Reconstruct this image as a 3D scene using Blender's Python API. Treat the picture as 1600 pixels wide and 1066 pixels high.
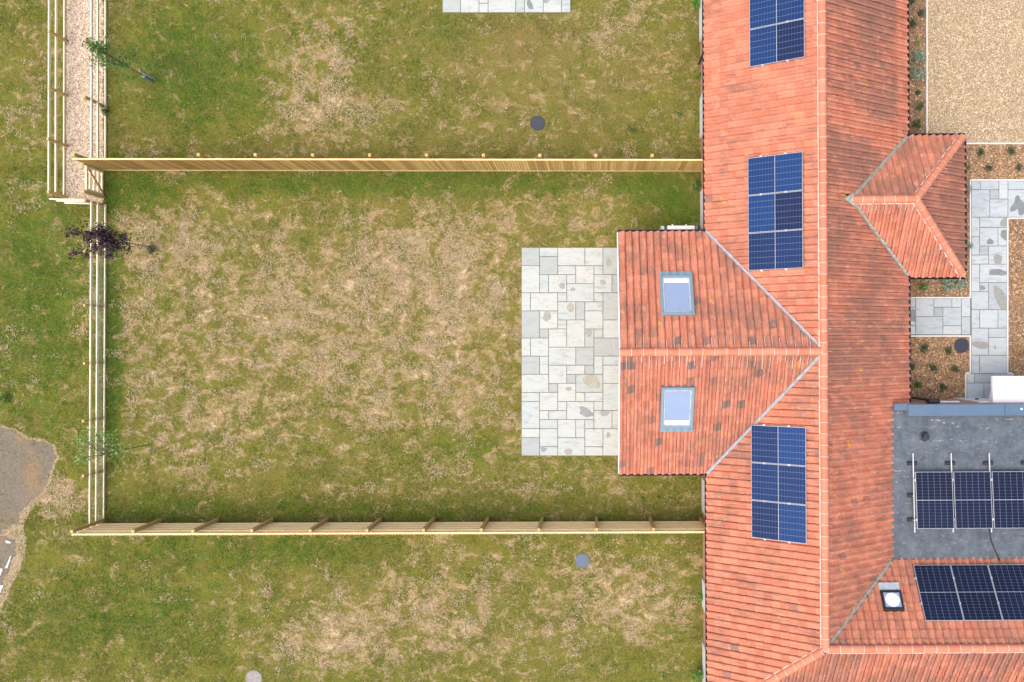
import bpy, math, random
import numpy as np
from mathutils import Vector, Matrix

for o in list(bpy.data.objects):
    bpy.data.objects.remove(o)
scene = bpy.context.scene
COL = scene.collection
random.seed(7)
RNG = np.random.default_rng(7)

# ------------------------------------------------------------------ camera, sky, sun, exposure
CAM_H = 30.5                     # drone height above the lawn (m)
PXM = 45.6                       # photo pixels per metre on the ground
FPX = PXM * CAM_H
cam_data = bpy.data.cameras.new('camera')
cam_data.sensor_width = 36.0
cam_data.lens = FPX / 1600.0 * 36.0
cam_data.shift_x = -130.0 / 1600.0
cam_data.shift_y = 2.0 / 1600.0
cam_data.clip_end = 500.0
cam = bpy.data.objects.new('camera', cam_data)
cam.location = (0, 0, CAM_H)
COL.objects.link(cam)
scene.camera = cam

SUN_EL, SUN_AZ = math.radians(70), math.radians(236)
world = bpy.data.worlds.new('World')
scene.world = world
world.use_nodes = True
wn = world.node_tree
sky = wn.nodes.new('ShaderNodeTexSky')
sky.sky_type = 'NISHITA'
sky.sun_disc = False
sky.sun_elevation = SUN_EL
sky.sun_rotation = SUN_AZ
sky.air_density = 1.0
sky.dust_density = 6.0
sky.ozone_density = 1.0
bg = wn.nodes['Background']
bg.inputs['Strength'].default_value = 0.15
wn.links.new(sky.outputs[0], bg.inputs['Color'])

sun_data = bpy.data.lights.new('sun', 'SUN')
sun_data.energy = 0.5
sun_data.angle = math.radians(60)
sun_data.color = (1.0, 0.94, 0.84)
sun = bpy.data.objects.new('sun', sun_data)
sd = Vector((math.sin(SUN_AZ) * math.cos(SUN_EL), math.cos(SUN_AZ) * math.cos(SUN_EL), math.sin(SUN_EL)))
sun.rotation_euler = sd.to_track_quat('Z', 'Y').to_euler()
sun.location = (-10, -8, 20)
COL.objects.link(sun)

vs = scene.view_settings
vs.view_transform = 'Standard'
vs.look = 'None'
vs.gamma = 1.0
vs.use_curve_mapping = False
vs.exposure = 1.1

# ------------------------------------------------------------------ helpers
def at(px, py, h=0.0):
    """real position of a thing seen at that place of the photograph and standing h metres high"""
    s = (CAM_H - h) / FPX
    return Vector(((px - 930.0) * s, (535.0 - py) * s, h))

def lin(c):
    def f(v):
        v /= 255.0
        return v / 12.92 if v <= 0.04045 else ((v + 0.055) / 1.055) ** 2.4
    return (f(c[0]), f(c[1]), f(c[2]), 1.0)

def tag(o, label=None, cat=None, group=None, kind=None):
    if label: o['label'] = label
    if cat: o['category'] = cat
    if group: o['group'] = group
    if kind: o['kind'] = kind
    return o

def empty(name, loc=(0, 0, 0), rz=0.0):
    o = bpy.data.objects.new(name, None)
    o.location = loc
    o.rotation_euler = (0, 0, rz)
    o.empty_display_size = 0.2
    COL.objects.link(o)
    return o

def link(name, me, parent=None, loc=None):
    o = bpy.data.objects.new(name, me)
    COL.objects.link(o)
    if parent is not None: o.parent = parent
    if loc is not None: o.location = loc
    return o

class MB:
    """collects polygons; build() links them as one mesh object"""
    def __init__(self):
        self.v, self.f, self.a = [], [], {}
    def poly(self, pts, **attrs):
        n = len(self.v)
        self.v.extend([tuple(p) for p in pts])
        self.f.append(tuple(range(n, n + len(pts))))
        for k in attrs: self.a.setdefault(k, {})[len(self.f) - 1] = attrs[k]
    def quads(self, verts, faces):
        n = len(self.v)
        self.v.extend([tuple(p) for p in verts])
        self.f.extend([tuple(i + n for i in f) for f in faces])
    def box(self, x0, x1, y0, y1, z0, z1, M=None, ch=0.0):
        if ch > 0:
            b = ch
            vs_ = [(x0, y0, z0), (x1, y0, z0), (x1, y1, z0), (x0, y1, z0),
                   (x0, y0, z1 - b), (x1, y0, z1 - b), (x1, y1, z1 - b), (x0, y1, z1 - b),
                   (x0 + b, y0 + b, z1), (x1 - b, y0 + b, z1), (x1 - b, y1 - b, z1), (x0 + b, y1 - b, z1)]
            fs = [(3, 2, 1, 0), (8, 9, 10, 11)]
            for i in range(4):
                j = (i + 1) % 4
                fs.append((i, j, 4 + j, 4 + i)); fs.append((4 + i, 4 + j, 8 + j, 8 + i))
        else:
            vs_ = [(x0, y0, z0), (x1, y0, z0), (x1, y1, z0), (x0, y1, z0),
                   (x0, y0, z1), (x1, y0, z1), (x1, y1, z1), (x0, y1, z1)]
            fs = [(3, 2, 1, 0), (4, 5, 6, 7), (0, 1, 5, 4), (1, 2, 6, 5), (2, 3, 7, 6), (3, 0, 4, 7)]
        if M is not None: vs_ = [tuple(M @ Vector(p)) for p in vs_]
        self.quads(vs_, fs)
        return self
    def bar(self, p, q, w, t, up=(0, 0, 1)):
        """box beam from p to q, w wide across, t thick along up"""
        p, q = Vector(p), Vector(q)
        d = (q - p); L = d.length; d.normalize()
        upv = Vector(up)
        s = d.cross(upv)
        if s.length < 1e-4: s = d.cross(Vector((1, 0, 0)))
        s.normalize(); u = s.cross(d)
        M = Matrix((( d.x, s.x, u.x, p.x), (d.y, s.y, u.y, p.y), (d.z, s.z, u.z, p.z), (0, 0, 0, 1)))
        # d, s, u : make right handed (d x s = -u) -> flip s
        M = Matrix(((d.x, -s.x, u.x, p.x), (d.y, -s.y, u.y, p.y), (d.z, -s.z, u.z, p.z), (0, 0, 0, 1)))
        return self.box(0, L, -w / 2, w / 2, -t / 2, t / 2, M)
    def tube(self, pts, radii, seg=7):
        pts = [Vector(p) for p in pts]
        n0 = len(self.v)
        for i, p in enumerate(pts):
            d = (pts[min(i + 1, len(pts) - 1)] - pts[max(i - 1, 0)]).normalized()
            s = d.cross(Vector((0.3, 0.9, 0.2))).normalized(); u = s.cross(d)
            for k in range(seg):
                a = 2 * math.pi * k / seg
                self.v.append(tuple(p + (s * math.cos(a) + u * math.sin(a)) * radii[i]))
        for i in range(len(pts) - 1):
            for k in range(seg):
                k2 = (k + 1) % seg
                a = n0 + i * seg
                self.f.append((a + k, a + k2, a + seg + k2, a + seg + k))
        self.f.append(tuple(n0 + (len(pts) - 1) * seg + k for k in range(seg)))
        return self
    def cyl(self, c, r, z0, z1, seg=32, r1=None):
        n = len(self.v); r1 = r if r1 is None else r1
        for z, rr in ((z0, r), (z1, r1)):
            for k in range(seg):
                a = 2 * math.pi * k / seg
                self.v.append((c[0] + rr * math.cos(a), c[1] + rr * math.sin(a), z))
        for k in range(seg):
            k2 = (k + 1) % seg
            self.f.append((n + k, n + k2, n + seg + k2, n + seg + k))
        self.f.append(tuple(n + seg + k for k in range(seg)))
        return self
    def mesh(self, name, mat, smooth=False):
        me = bpy.data.meshes.new(name)
        me.from_pydata(self.v, [], self.f)
        for k, d in self.a.items():
            at_ = me.attributes.new(k, 'FLOAT', 'FACE')
            arr = np.zeros(len(self.f), dtype=np.float32)
            for i, val in d.items(): arr[i] = val
            at_.data.foreach_set('value', arr)
        if mat: me.materials.append(mat)
        if smooth: me.polygons.foreach_set('use_smooth', [True] * len(me.polygons))
        me.update()
        return me
    def build(self, name, mat, parent=None, loc=None, smooth=False):
        return link(name, self.mesh(name, mat, smooth), parent, loc)

def clip_poly(pts, cx, cy, nx, ny):
    """keep the part of a polygon with (p-c).n >= 0 in plan"""
    out = []
    n = len(pts)
    for i in range(n):
        a, b = pts[i], pts[(i + 1) % n]
        da = (a[0] - cx) * nx + (a[1] - cy) * ny
        db = (b[0] - cx) * nx + (b[1] - cy) * ny
        if da >= 0: out.append(a)
        if (da >= 0) != (db >= 0):
            t = da / (da - db)
            out.append(tuple(a[k] + (b[k] - a[k]) * t for k in range(len(a))))
    return out

# ------------------------------------------------------------------ node helpers
class NT:
    def __init__(self, name):
        self.m = bpy.data.materials.new(name)
        self.m.use_nodes = True
        self.t = self.m.node_tree
        self.b = self.t.nodes['Principled BSDF']
        self.b.inputs['Roughness'].default_value = 0.85
    def n(self, typ, **kw):
        x = self.t.nodes.new(typ)
        for k, v in kw.items(): setattr(x, k, v)
        return x
    def l(self, a, b): self.t.links.new(a, b)
    def put(self, sock, v):
        if isinstance(v, (int, float)): sock.default_value = v
        elif isinstance(v, (tuple, list)): sock.default_value = v
        else: self.l(v, sock)
    def math(self, op, a, b=None, c=None, clamp=False):
        x = self.n('ShaderNodeMath', operation=op); x.use_clamp = clamp
        self.put(x.inputs[0], a)
        if b is not None: self.put(x.inputs[1], b)
        if c is not None: self.put(x.inputs[2], c)
        return x.outputs[0]
    def step(self, v, lo, hi, a=0.0, b=1.0):
        x = self.n('ShaderNodeMapRange', interpolation_type='SMOOTHSTEP')
        self.put(x.inputs[0], v)
        for i, q in enumerate((lo, hi, a, b)): self.put(x.inputs[i + 1], q)
        return x.outputs[0]
    def mix(self, f, a, b, blend='MIX'):
        x = self.n('ShaderNodeMix', data_type='RGBA', blend_type=blend)
        self.put(x.inputs[0], f); self.put(x.inputs[6], a); self.put(x.inputs[7], b)
        return x.outputs[2]
    def noise(self, vec, scale, detail=4.0, rough=0.55, dist=0.0, col=False):
        x = self.n('ShaderNodeTexNoise')
        if vec is not None: self.l(vec, x.inputs['Vector'])
        x.inputs['Scale'].default_value = scale
        x.inputs['Detail'].default_value = detail
        x.inputs['Roughness'].default_value = rough
        x.inputs['Distortion'].default_value = dist
        return x.outputs[1 if col else 0]
    def voro(self, vec, scale, feature='F1', out=0):
        x = self.n('ShaderNodeTexVoronoi', feature=feature)
        if vec is not None: self.l(vec, x.inputs['Vector'])
        x.inputs['Scale'].default_value = scale
        return x.outputs[out]
    def pos(self): return self.n('ShaderNodeNewGeometry').outputs['Position']
    def obj(self): return self.n('ShaderNodeTexCoord').outputs['Object']
    def rnd(self): return self.n('ShaderNodeObjectInfo').outputs['Random']
    def attr(self, name): return self.n('ShaderNodeAttribute', attribute_name=name).outputs['Fac']
    def vmap(self, vec, scale=(1, 1, 1), loc=(0, 0, 0), rot=(0, 0, 0)):
        x = self.n('ShaderNodeMapping')
        self.l(vec, x.inputs[0])
        x.inputs['Scale'].default_value = scale
        x.inputs['Location'].default_value = loc
        x.inputs['Rotation'].default_value = rot
        return x.outputs[0]
    def hsv(self, c, h=0.5, s=1.0, v=1.0):
        x = self.n('ShaderNodeHueSaturation')
        self.put(x.inputs['Hue'], h); self.put(x.inputs['Saturation'], s); self.put(x.inputs['Value'], v)
        self.put(x.inputs['Color'], c)
        return x.outputs[0]
    def color(self, c): self.put(self.b.inputs['Base Color'], c)
    def rough(self, v): self.put(self.b.inputs['Roughness'], v)
    def bump(self, h, strength=0.3, dist=0.01):
        x = self.n('ShaderNodeBump')
        x.inputs['Strength'].default_value = strength
        x.inputs['Distance'].default_value = dist
        self.l(h, x.inputs['Height'])
        self.l(x.outputs[0], self.b.inputs['Normal'])

MAT = {}

def simple(name, c, rough=0.6, metal=0.0, var=0.12, scale=6.0):
    t = NT(name)
    f = t.noise(t.pos(), scale, 5, 0.6)
    f2 = t.math('MULTIPLY_ADD', t.math('SUBTRACT', f, 0.5), var * 4, 1.0)
    t.color(t.hsv(c, 0.5, 1.0, f2))
    t.rough(rough)
    t.b.inputs['Metallic'].default_value = metal
    MAT[name] = t.m
    return t.m

# ---- lawn: the same field colours the soil sheet and the blades on it
DRY = [  # photo place, radii, weight: where the turf has died back to straw
    (650, 520, 330, 260, .30), (690, 410, 230, 120, .14), (900, 330, 170, 60, .20), (300, 520, 220, 290, .27), (240, 370, 120, 70, .16), (500, 120, 110, 120, .26),
    (560, 190, 180, 70, .12), (640, 970, 260, 110, .30), (500, 1010, 130, 60, .24), (980, 930, 160, 110, .34), (780, 880, 160, 60, .12),
    (85, 780, 60, 45, .46), (290, 900, 70, 60, .12), (880, 745, 190, 60, .16), (300, 690, 140, 90, .10),
    (880, 200, 140, 50, .08), (1000, 60, 100, 90, .12), (30, 520, 50, 60, .12), (40, 190, 60, 60, .14), (60, 300, 60, 60, .10)]
BROWN = [(600, 500, 400, 300, .34), (880, 110, 330, 160, .46), (650, 960, 420, 120, .20), (780, 60, 160, 60, .25), (520, 230, 500, 40, .15),
         (600, 760, 500, 60, .12), (900, 790, 300, 40, .15), (880, 320, 260, 60, .20), (950, 960, 180, 120, .12)]
GREEN = [(630, 287, 500, 34, .20), (630, 795, 500, 26, .12), (176, 540, 24, 290, .25), (1060, 350, 50, 60, .2), (60, 470, 110, 300, .18), (200, 960, 260, 100, .13), (300, 110, 140, 130, .20), (200, 300, 90, 40, .2),
         (400, 860, 300, 40, .16), (250, 790, 120, 40, .12), (1030, 300, 90, 40, .2), (720, 700, 110, 40, .12), (700, 60, 80, 60, .12)]

def ellipses(t, P, lst):
    acc = None
    for (px, py, rx, ry, w) in lst:
        c = at(px, py)
        m = t.vmap(P, (PXM / rx, PXM / ry, 0), (-c.x * PXM / rx, -c.y * PXM / ry, 0))
        L = t.n('ShaderNodeVectorMath', operation='LENGTH'); t.l(m, L.inputs[0])
        e = t.step(L.outputs['Value'], 0.2, 1.15, w, 0.0)
        acc = e if acc is None else t.math('ADD', acc, e)
    return acc

def lawn_material(name, blades):
    t = NT(name)
    P = t.pos()
    big = t.noise(P, 0.45, 3, 0.5)
    mid = t.noise(t.vmap(P, (1, 1.25, .2)), 1.9, 7, 0.70, 0.7)
    fine = t.noise(t.vmap(P, (1.0, 1.3, .2)), 6.5, 6, 0.66, 1.0)
    S = ellipses(t, P, DRY); B = ellipses(t, P, BROWN); G = ellipses(t, P, GREEN)
    dry = t.math('ADD', t.math('MULTIPLY', S, 0.80), t.math('MULTIPLY_ADD', big, 0.5, -0.26))
    dry = t.math('SUBTRACT', dry, t.math('MULTIPLY', G, 0.7))
    fib = t.math('ADD', t.math('MULTIPLY_ADD', fine, 1.1, -0.55), t.math('MULTIPLY_ADD', mid, 2.6, -0.73))
    val = t.math('ADD', fib, dry)
    if blades: val = t.math('ADD', val, t.math('MULTIPLY_ADD', t.attr('tv'), 0.14, -0.07))
    straw = t.step(val, 0.60, 1.00)
    pale = t.step(val, 1.00, 1.34)
    brown = t.math('ADD', B, t.math('MULTIPLY_ADD', t.noise(P, 0.9, 5, 0.65), 1.6, -0.66))
    brown = t.math('SUBTRACT', brown, t.math('MULTIPLY', G, 0.8), clamp=True)
    lush = t.step(t.math('ADD', t.noise(P, 2.6, 6, 0.7, 0.3), G), 0.46, 0.80)
    c = t.mix(lush, (.160, .158, .026, 1), (.082, .132, .015, 1))
    c = t.mix(t.math('MULTIPLY', brown, 0.75), c, (.215, .153, .058, 1))
    c = t.mix(t.math('MULTIPLY', straw, 0.85), c, (.365, .265, .142, 1))
    c = t.mix(t.math('MULTIPLY', pale, 0.8), c, (.58, .46, .30, 1))
    if blades:
        v = t.math('MULTIPLY_ADD', t.attr('tw'), 0.6, 0.72)
        c = t.hsv(c, 0.5, 1.0, v)
    else:
        v = t.math('MULTIPLY_ADD', t.noise(P, 18, 5, 0.75), 1.5, 0.15)
        c = t.hsv(c, 0.5, 1.0, v)
        t.bump(t.noise(P, 14, 6, 0.7), 0.9, 0.05)
    t.color(c); t.rough(0.9)
    t.b.inputs['Specular IOR Level'].default_value = 0.15
    MAT[name] = t.m

lawn_material('lawn_soil', False)
lawn_material('lawn_blades', True)

# ---- clay pantiles
def tile_material():
    t = NT('clay_tile')
    P = t.pos()
    tv = t.attr('tv'); td = t.attr('td')
    big = t.noise(P, 0.8, 4, 0.6)
    c = t.mix(t.step(tv, 0.0, 0.9), (.430, .144, .084, 1), (.505, .190, .118, 1))
    c = t.mix(t.step(tv, 0.80, 0.95, 0, .3), c, (.50, .215, .105, 1))
    c = t.mix(t.step(tv, 0.962, 0.972), c, (.27, .130, .095, 1))
    c = t.mix(t.step(tv, 0.986, 0.99), c, (.17, .120, .10, 1))
    # grime washed down the slope (ax: 1 where the slope falls north or south)
    ax = t.attr('ax')
    s_ew = t.noise(t.vmap(P, (2.2, 9.5, 2.2)), 1.0, 7, 0.74, 0.5)
    s_ns = t.noise(t.vmap(P, (9.5, 2.2, 2.2)), 1.0, 7, 0.74, 0.5)
    mx = t.n('ShaderNodeMix', data_type='FLOAT'); t.l(ax, mx.inputs[0]); t.l(s_ew, mx.inputs[2]); t.l(s_ns, mx.inputs[3])
    streak = mx.outputs[0]
    dirt = t.math('ADD', t.math('MULTIPLY_ADD', big, 0.9, -0.40), td)
    df = t.step(t.math('ADD', streak, dirt), 0.52, 0.86)
    c = t.mix(t.math('MULTIPLY', df, 0.68), c, (.170, .100, .076, 1))
    k_ew = t.noise(t.vmap(P, (1.5, 17, 1.5), (5, 2, 0)), 1.0, 5, 0.7)
    k_ns = t.noise(t.vmap(P, (17, 1.5, 1.5), (5, 2, 0)), 1.0, 5, 0.7)
    mx = t.n('ShaderNodeMix', data_type='FLOAT'); t.l(ax, mx.inputs[0]); t.l(k_ew, mx.inputs[2]); t.l(k_ns, mx.inputs[3])
    c = t.mix(t.math('MULTIPLY', t.step(mx.outputs[0], 0.565, 0.66), 0.6), c, (.13, .075, .06, 1))
    sp = t.noise(P, 26, 3, 0.6)
    c = t.mix(t.math('MULTIPLY', t.step(sp, 0.55, 0.68), 0.55), c, (.12, .08, .062, 1))
    # pale bloom and yellow lichen
    bl = t.noise(t.vmap(P, (1, 1, 1), (7, 3, 1)), 4.5, 6, 0.7)
    c = t.mix(t.math('MULTIPLY', t.step(bl, 0.56, 0.74), 0.5), c, (.64, .38, .29, 1))
    li = t.noise(t.vmap(P, (1, 1, 1), (3, 17, 5)), 2.6, 4, 0.62)
    c = t.mix(t.math('MULTIPLY', t.step(li, 0.67, 0.71), 0.75), c, (.50, .27, .035, 1))
    v = t.math('MULTIPLY_ADD', t.noise(P, 40, 3, 0.6), 0.6, 0.70)
    t.color(t.hsv(c, 0.5, 1.0, v)); t.rough(0.82)
    t.b.inputs['Specular IOR Level'].default_value = 0.25
    t.bump(t.noise(P, 60, 4, 0.65), 0.35, 0.006)
    MAT['clay_tile'] = t.m
    # ridge tiles: same clay, tone by object
    t = NT('ridge_clay')
    P = t.pos()
    r = t.rnd()
    c = t.mix(r, (.45, .148, .080, 1), (.52, .195, .112, 1))
    c = t.mix(t.math('MULTIPLY', t.step(t.noise(P, 6, 6, 0.7), 0.55, 0.75), 0.5), c, (.62, .38, .27, 1))
    c = t.mix(t.math('MULTIPLY', t.step(t.noise(P, 14, 4, 0.7), 0.6, 0.75), 0.4), c, (.17, .10, .07, 1))
    t.color(c); t.rough(0.8); t.bump(t.noise(P, 50, 4, 0.6), 0.3, 0.005)
    MAT['ridge_clay'] = t.m
tile_material()

def stone_material(name, base, warm, dark):
    t = NT(name)
    O = t.obj(); r = t.rnd()
    off = t.n('ShaderNodeVectorMath', operation='ADD')
    cx = t.n('ShaderNodeCombineXYZ'); t.l(t.math('MULTIPLY', r, 37.0), cx.inputs[0]); t.l(t.math('MULTIPLY', r, 91.0), cx.inputs[1])
    t.l(O, off.inputs[0]); t.l(cx.outputs[0], off.inputs[1])
    V = off.outputs[0]
    c = t.mix(r, base, warm)
    c = t.mix(t.step(t.math('FRACT', t.math('MULTIPLY', r, 7.31)), 0.78, 0.92, 0.0, 0.55), c, dark)
    n1 = t.noise(t.vmap(V, (1, 3.2, 1), (0, 0, 0), (0, 0, .6)), 2.2, 6, 0.65, 0.8)
    c = t.mix(t.step(n1, 0.45, 0.75, 0.0, 0.75), c, dark)
    v = t.math('MULTIPLY_ADD', t.noise(V, 24, 4, 0.65), 0.30, 0.85)
    t.color(t.hsv(c, 0.5, 1.0, v)); t.rough(0.7)
    t.bump(t.noise(V, 10, 5, 0.6), 0.3, 0.01)
    MAT[name] = t.m
stone_material('slab_white', (.335, .378, .362, 1), (.385, .402, .368, 1), (.215, .245, .24, 1))
stone_material('slab_blue', (.31, .355, .375, 1), (.39, .42, .425, 1), (.21, .245, .265, 1))  # bluish cast of skylight and shade is put into these slabs' colour
simple('damp_grey', (.15, .165, .165, 1), 0.45, var=.2, scale=9)
simple('damp_olive', (.25, .25, .195, 1), 0.55, var=.3, scale=14)
simple('damp_brown', (.21, .215, .195, 1), 0.5, var=.2, scale=14)
simple('joint', (.12, .12, .115, 1), 0.9, scale=20)
simple('edging', (.55, .55, .53, 1), 0.7, var=.08, scale=9)
simple('white_paint', (.80, .81, .82, 1), 0.35, var=.03)
simple('white_plastic', (.86, .86, .85, 1), 0.4, var=.04)
simple('window_grey', (.16, .23, .28, 1), 0.42, var=.08)
simple('black_plastic', (.012, .012, .016, 1), 0.35, var=.1)
simple('lead', (.33, .38, .40, 1), 0.5, var=.25, scale=7)
simple('lead_white', (.31, .34, .37, 1), 0.55, var=.2, scale=8)
simple('lead_moss', (.25, .29, .25, 1), 0.6, var=.5, scale=11)
simple('mortar', (.56, .46, .40, 1), 0.9, var=.25, scale=14)
simple('aluminium', (.50, .52, .55, 1), 0.38, 0.55, var=.05)
simple('frame_silver', (.36, .37, .40, 1), 0.45, 0.2, var=.05)
simple('coping', (.065, .115, .175, 1), 0.5, 0.1, var=.07, scale=3)
simple('deck', (.09, .05, .04, 1), 0.9)
simple('iron', (.020, .027, .040, 1), 0.55, 0.2, var=.3, scale=25)
simple('iron_blue', (.055, .085, .135, 1), 0.5, 0.2, var=.25, scale=25)
simple('concrete_lid', (.24, .22, .205, 1), 0.85, var=.3, scale=12)
simple('bark_wood', (.19, .15, .095, 1), 0.9, var=.2, scale=18)
simple('tree_guard', (.16, .20, .20, 1), 0.6)
simple('stake_wood', (.30, .30, .27, 1), 0.8)
simple('galvanised_wire', (.40, .42, .36, 1), 0.5, 0.4)
simple('fabric_white', (.56, .55, .52, 1), 0.8)
simple('rubber', (.02, .022, .025, 1), 0.8)

def wood_material(name, a, b, axis):
    t = NT(name)
    P = t.pos(); r = t.rnd()
    sc = [16, 16, 16]; sc[axis] = 1.6
    g = t.noise(t.vmap(P, tuple(sc)), 1.6, 5, 0.65, 0.4)
    c = t.mix(r, a, b)
    c = t.mix(t.step(g, 0.42, 0.75, 0.0, 0.5), c, (a[0] * .55, a[1] * .50, a[2] * .42, 1))
    k = t.noise(P, 7, 2, 0.5)
    c = t.mix(t.step(k, 0.70, 0.76, 0.0, 0.6), c, (.22, .11, .045, 1))
    t.color(c); t.rough(0.75)
    t.bump(g, 0.2, 0.004)
    MAT[name] = t.m
wood_material('wood_board', (.42, .255, .065, 1), (.74, .52, .19, 1), 2)
wood_material('wood_board_pale', (.44, .29, .10, 1), (.54, .37, .14, 1), 2)
wood_material('wood_rail_x', (.76, .56, .26, 1), (.82, .63, .32, 1), 0)
wood_material('wood_rail_y', (.72, .64, .43, 1), (.78, .70, .51, 1), 1)
wood_material('wood_rail_end', (.74, .66, .48, 1), (.80, .72, .55, 1), 0)
wood_material('wood_post', (.44, .30, .10, 1), (.52, .37, .15, 1), 2)

def cells_material(name, ca, cb):
    t = NT(name)
    O = t.obj()
    sep = t.n('ShaderNodeSeparateXYZ'); t.l(O, sep.inputs[0])
    def lines(s, period, w):
        fr = t.math('FRACT', t.math('DIVIDE', s, period))
        d = t.math('SUBTRACT', 0.5, t.math('ABSOLUTE', t.math('SUBTRACT', fr, 0.5)))
        return t.math('LESS_THAN', d, w / period / 2)
    gx = lines(sep.outputs[0], 1.106 / 6, 0.010)
    gy = lines(sep.outputs[1], 0.840 / 9, 0.006)
    bus = lines(sep.outputs[0], 1.106 / 54, 0.0016)
    g = t.math('MAXIMUM', t.math('MULTIPLY', gx, 0.36), t.math('MULTIPLY', gy, 0.24))
    g = t.math('MAXIMUM', g, t.math('MULTIPLY', bus, 0.05))
    r = t.rnd()
    cell = t.mix(r, ca, cb)
    c = t.mix(g, cell, (.30, .36, .50, 1))
    t.color(c); t.rough(0.3)
    t.b.inputs['Coat Weight'].default_value = 0.08
    t.b.inputs['Specular IOR Level'].default_value = 0.12
    t.b.inputs['Coat Roughness'].default_value = 0.08
    MAT[name] = t.m
cells_material('solar_cells', (.005, .012, .048, 1), (.007, .038, .135, 1))  # west arrays: brighter blue of mirrored sky is put into the cell colour
cells_material('solar_cells_navy', (.004, .007, .022, 1), (.005, .009, .030, 1))

def glass_material():
    t = NT('roof_glass')
    c = t.mix(t.noise(t.pos(), 1.6, 3), (.19, .255, .385, 1), (.24, .305, .42, 1))  # pale blue of the reflected sky is put into the pane colour
    t.color(c); t.rough(0.15)
    t.b.inputs['Coat Weight'].default_value = 0.0
    t.b.inputs['Specular IOR Level'].default_value = 0.12
    t.b.inputs['Coat Roughness'].default_value = 0.03
    MAT['roof_glass'] = t.m
glass_material()

def brick_material():
    t = NT('brickwork')
    P = t.pos()
    b = t.n('ShaderNodeTexBrick')
    s = t.n('ShaderNodeSeparateXYZ'); t.l(P, s.inputs[0])
    cb = t.n('ShaderNodeCombineXYZ')
    t.l(t.math('ADD', s.outputs[0], s.outputs[1]), cb.inputs[0]); t.l(s.outputs[2], cb.inputs[1])
    t.l(cb.outputs[0], b.inputs['Vector'])
    b.inputs['Scale'].default_value = 1.0
    b.inputs['Brick Width'].default_value = 0.225; b.inputs['Row Height'].default_value = 0.075
    b.inputs['Mortar Size'].default_value = 0.006
    b.inputs['Color1'].default_value = (.50, .25, .17, 1); b.inputs['Color2'].default_value = (.42, .19, .12, 1)
    b.inputs['Mortar'].default_value = (.42, .36, .31, 1)
    t.color(b.outputs[0]); t.rough(0.9)
    MAT['brickwork'] = t.m
brick_material()

def felt_material():
    t = NT('roof_felt')
    P = t.pos()
    n = t.noise(P, 2.4, 8, 0.75, 0.0)
    c = t.mix(t.step(n, .30, .72), (.042, .055, .072, 1), (.098, .122, .145, 1))
    c = t.mix(t.step(t.noise(t.vmap(P, (1, 2.5, 1)), 5.5, 6, 0.72), 0.56, 0.74, 0, .6), c, (.30, .31, .30, 1))
    c = t.mix(t.step(t.noise(t.vmap(P, (1, 1, 1), (9, 2, 2)), 3.0, 5, 0.65), 0.60, 0.70, 0, .6), c, (.035, .045, .06, 1))
    c = t.mix(t.step(t.noise(t.vmap(P, (1, 1, 1), (4, 9, 2)), 1.1, 4, 0.6), 0.62, 0.72, 0, .45), c, (.13, .10, .055, 1))
    v = t.math('MULTIPLY_ADD', t.noise(P, 55, 3, 0.7), 0.5, 0.75)
    t.color(t.hsv(c, 0.5, 1.0, v)); t.rough(0.75); t.bump(t.noise(P, 70, 3, .7), .4, .006)
    MAT['roof_felt'] = t.m
    t = NT('felt_bloom')
    P = t.pos()
    t.color(t.mix(t.noise(P, 12, 5, .7), (.12, .14, .15, 1), (.60, .57, .50, 1))); t.rough(.9)
    MAT['felt_bloom'] = t.m
felt_material()

def stones_material(name, cols):
    t = NT(name)
    tv = t.attr('tv')
    ramp = t.n('ShaderNodeValToRGB')
    ramp.color_ramp.interpolation = 'CONSTANT'
    e = ramp.color_ramp.elements
    e[0].color = cols[0]; e[0].position = 0
    e[1].color = cols[1]; e[1].position = 1.0 / len(cols)
    for i in range(2, len(cols)):
        x = e.new(i / len(cols)); x.color = cols[i]
    t.l(tv, ramp.inputs[0])
    t.color(ramp.outputs[0]); t.rough(0.8)
    MAT[name] = t.m
stones_material('gravel_pink', [(.38, .285, .19, 1), (.48, .40, .30, 1), (.28, .18, .11, 1), (.64, .57, .47, 1), (.42, .32, .22, 1), (.17, .14, .11, 1), (.52, .42, .30, 1)])
stones_material('gravel_gold', [(.32, .235, .135, 1), (.40, .325, .22, 1), (.22, .15, .085, 1), (.54, .47, .35, 1), (.36, .26, .145, 1), (.17, .14, .105, 1), (.34, .24, .125, 1)])
stones_material('bark', [(.20, .115, .06, 1), (.30, .18, .09, 1), (.12, .07, .04, 1), (.52, .38, .23, 1), (.26, .14, .07, 1), (.38, .23, .12, 1), (.08, .05, .03, 1), (.22, .15, .08, 1)])
stones_material('stone_litter', [(.55, .50, .42, 1), (.70, .68, .62, 1), (.42, .33, .25, 1), (.62, .5, .4, 1)])

def sheet_noise(name, a, b, c2, scale):
    t = NT(name)
    P = t.pos()
    c = t.mix(t.noise(P, scale, 6, .7), a, b)
    c = t.mix(t.step(t.noise(P, 0.9, 4, .6, .4), .5, .68, 0, .8), c, c2)
    v = t.math('MULTIPLY_ADD', t.voro(P, 34), 0.9, 0.6)
    t.color(t.hsv(c, .5, 1, v)); t.rough(.9); t.bump(t.voro(P, 40), .8, .02)
    MAT[name] = t.m
sheet_noise('gravel_base_pink', (.36, .27, .18, 1), (.50, .39, .28, 1), (.42, .31, .22, 1), 30)
sheet_noise('gravel_base_gold', (.25, .18, .10, 1), (.34, .26, .15, 1), (.24, .18, .115, 1), 30)
sheet_noise('mulch_base', (.13, .08, .045, 1), (.24, .15, .085, 1), (.17, .11, .06, 1), 22)
sheet_noise('bare_earth', (.125, .104, .078, 1), (.175, .145, .108, 1), (.215, .145, .078, 1), 9)
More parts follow.
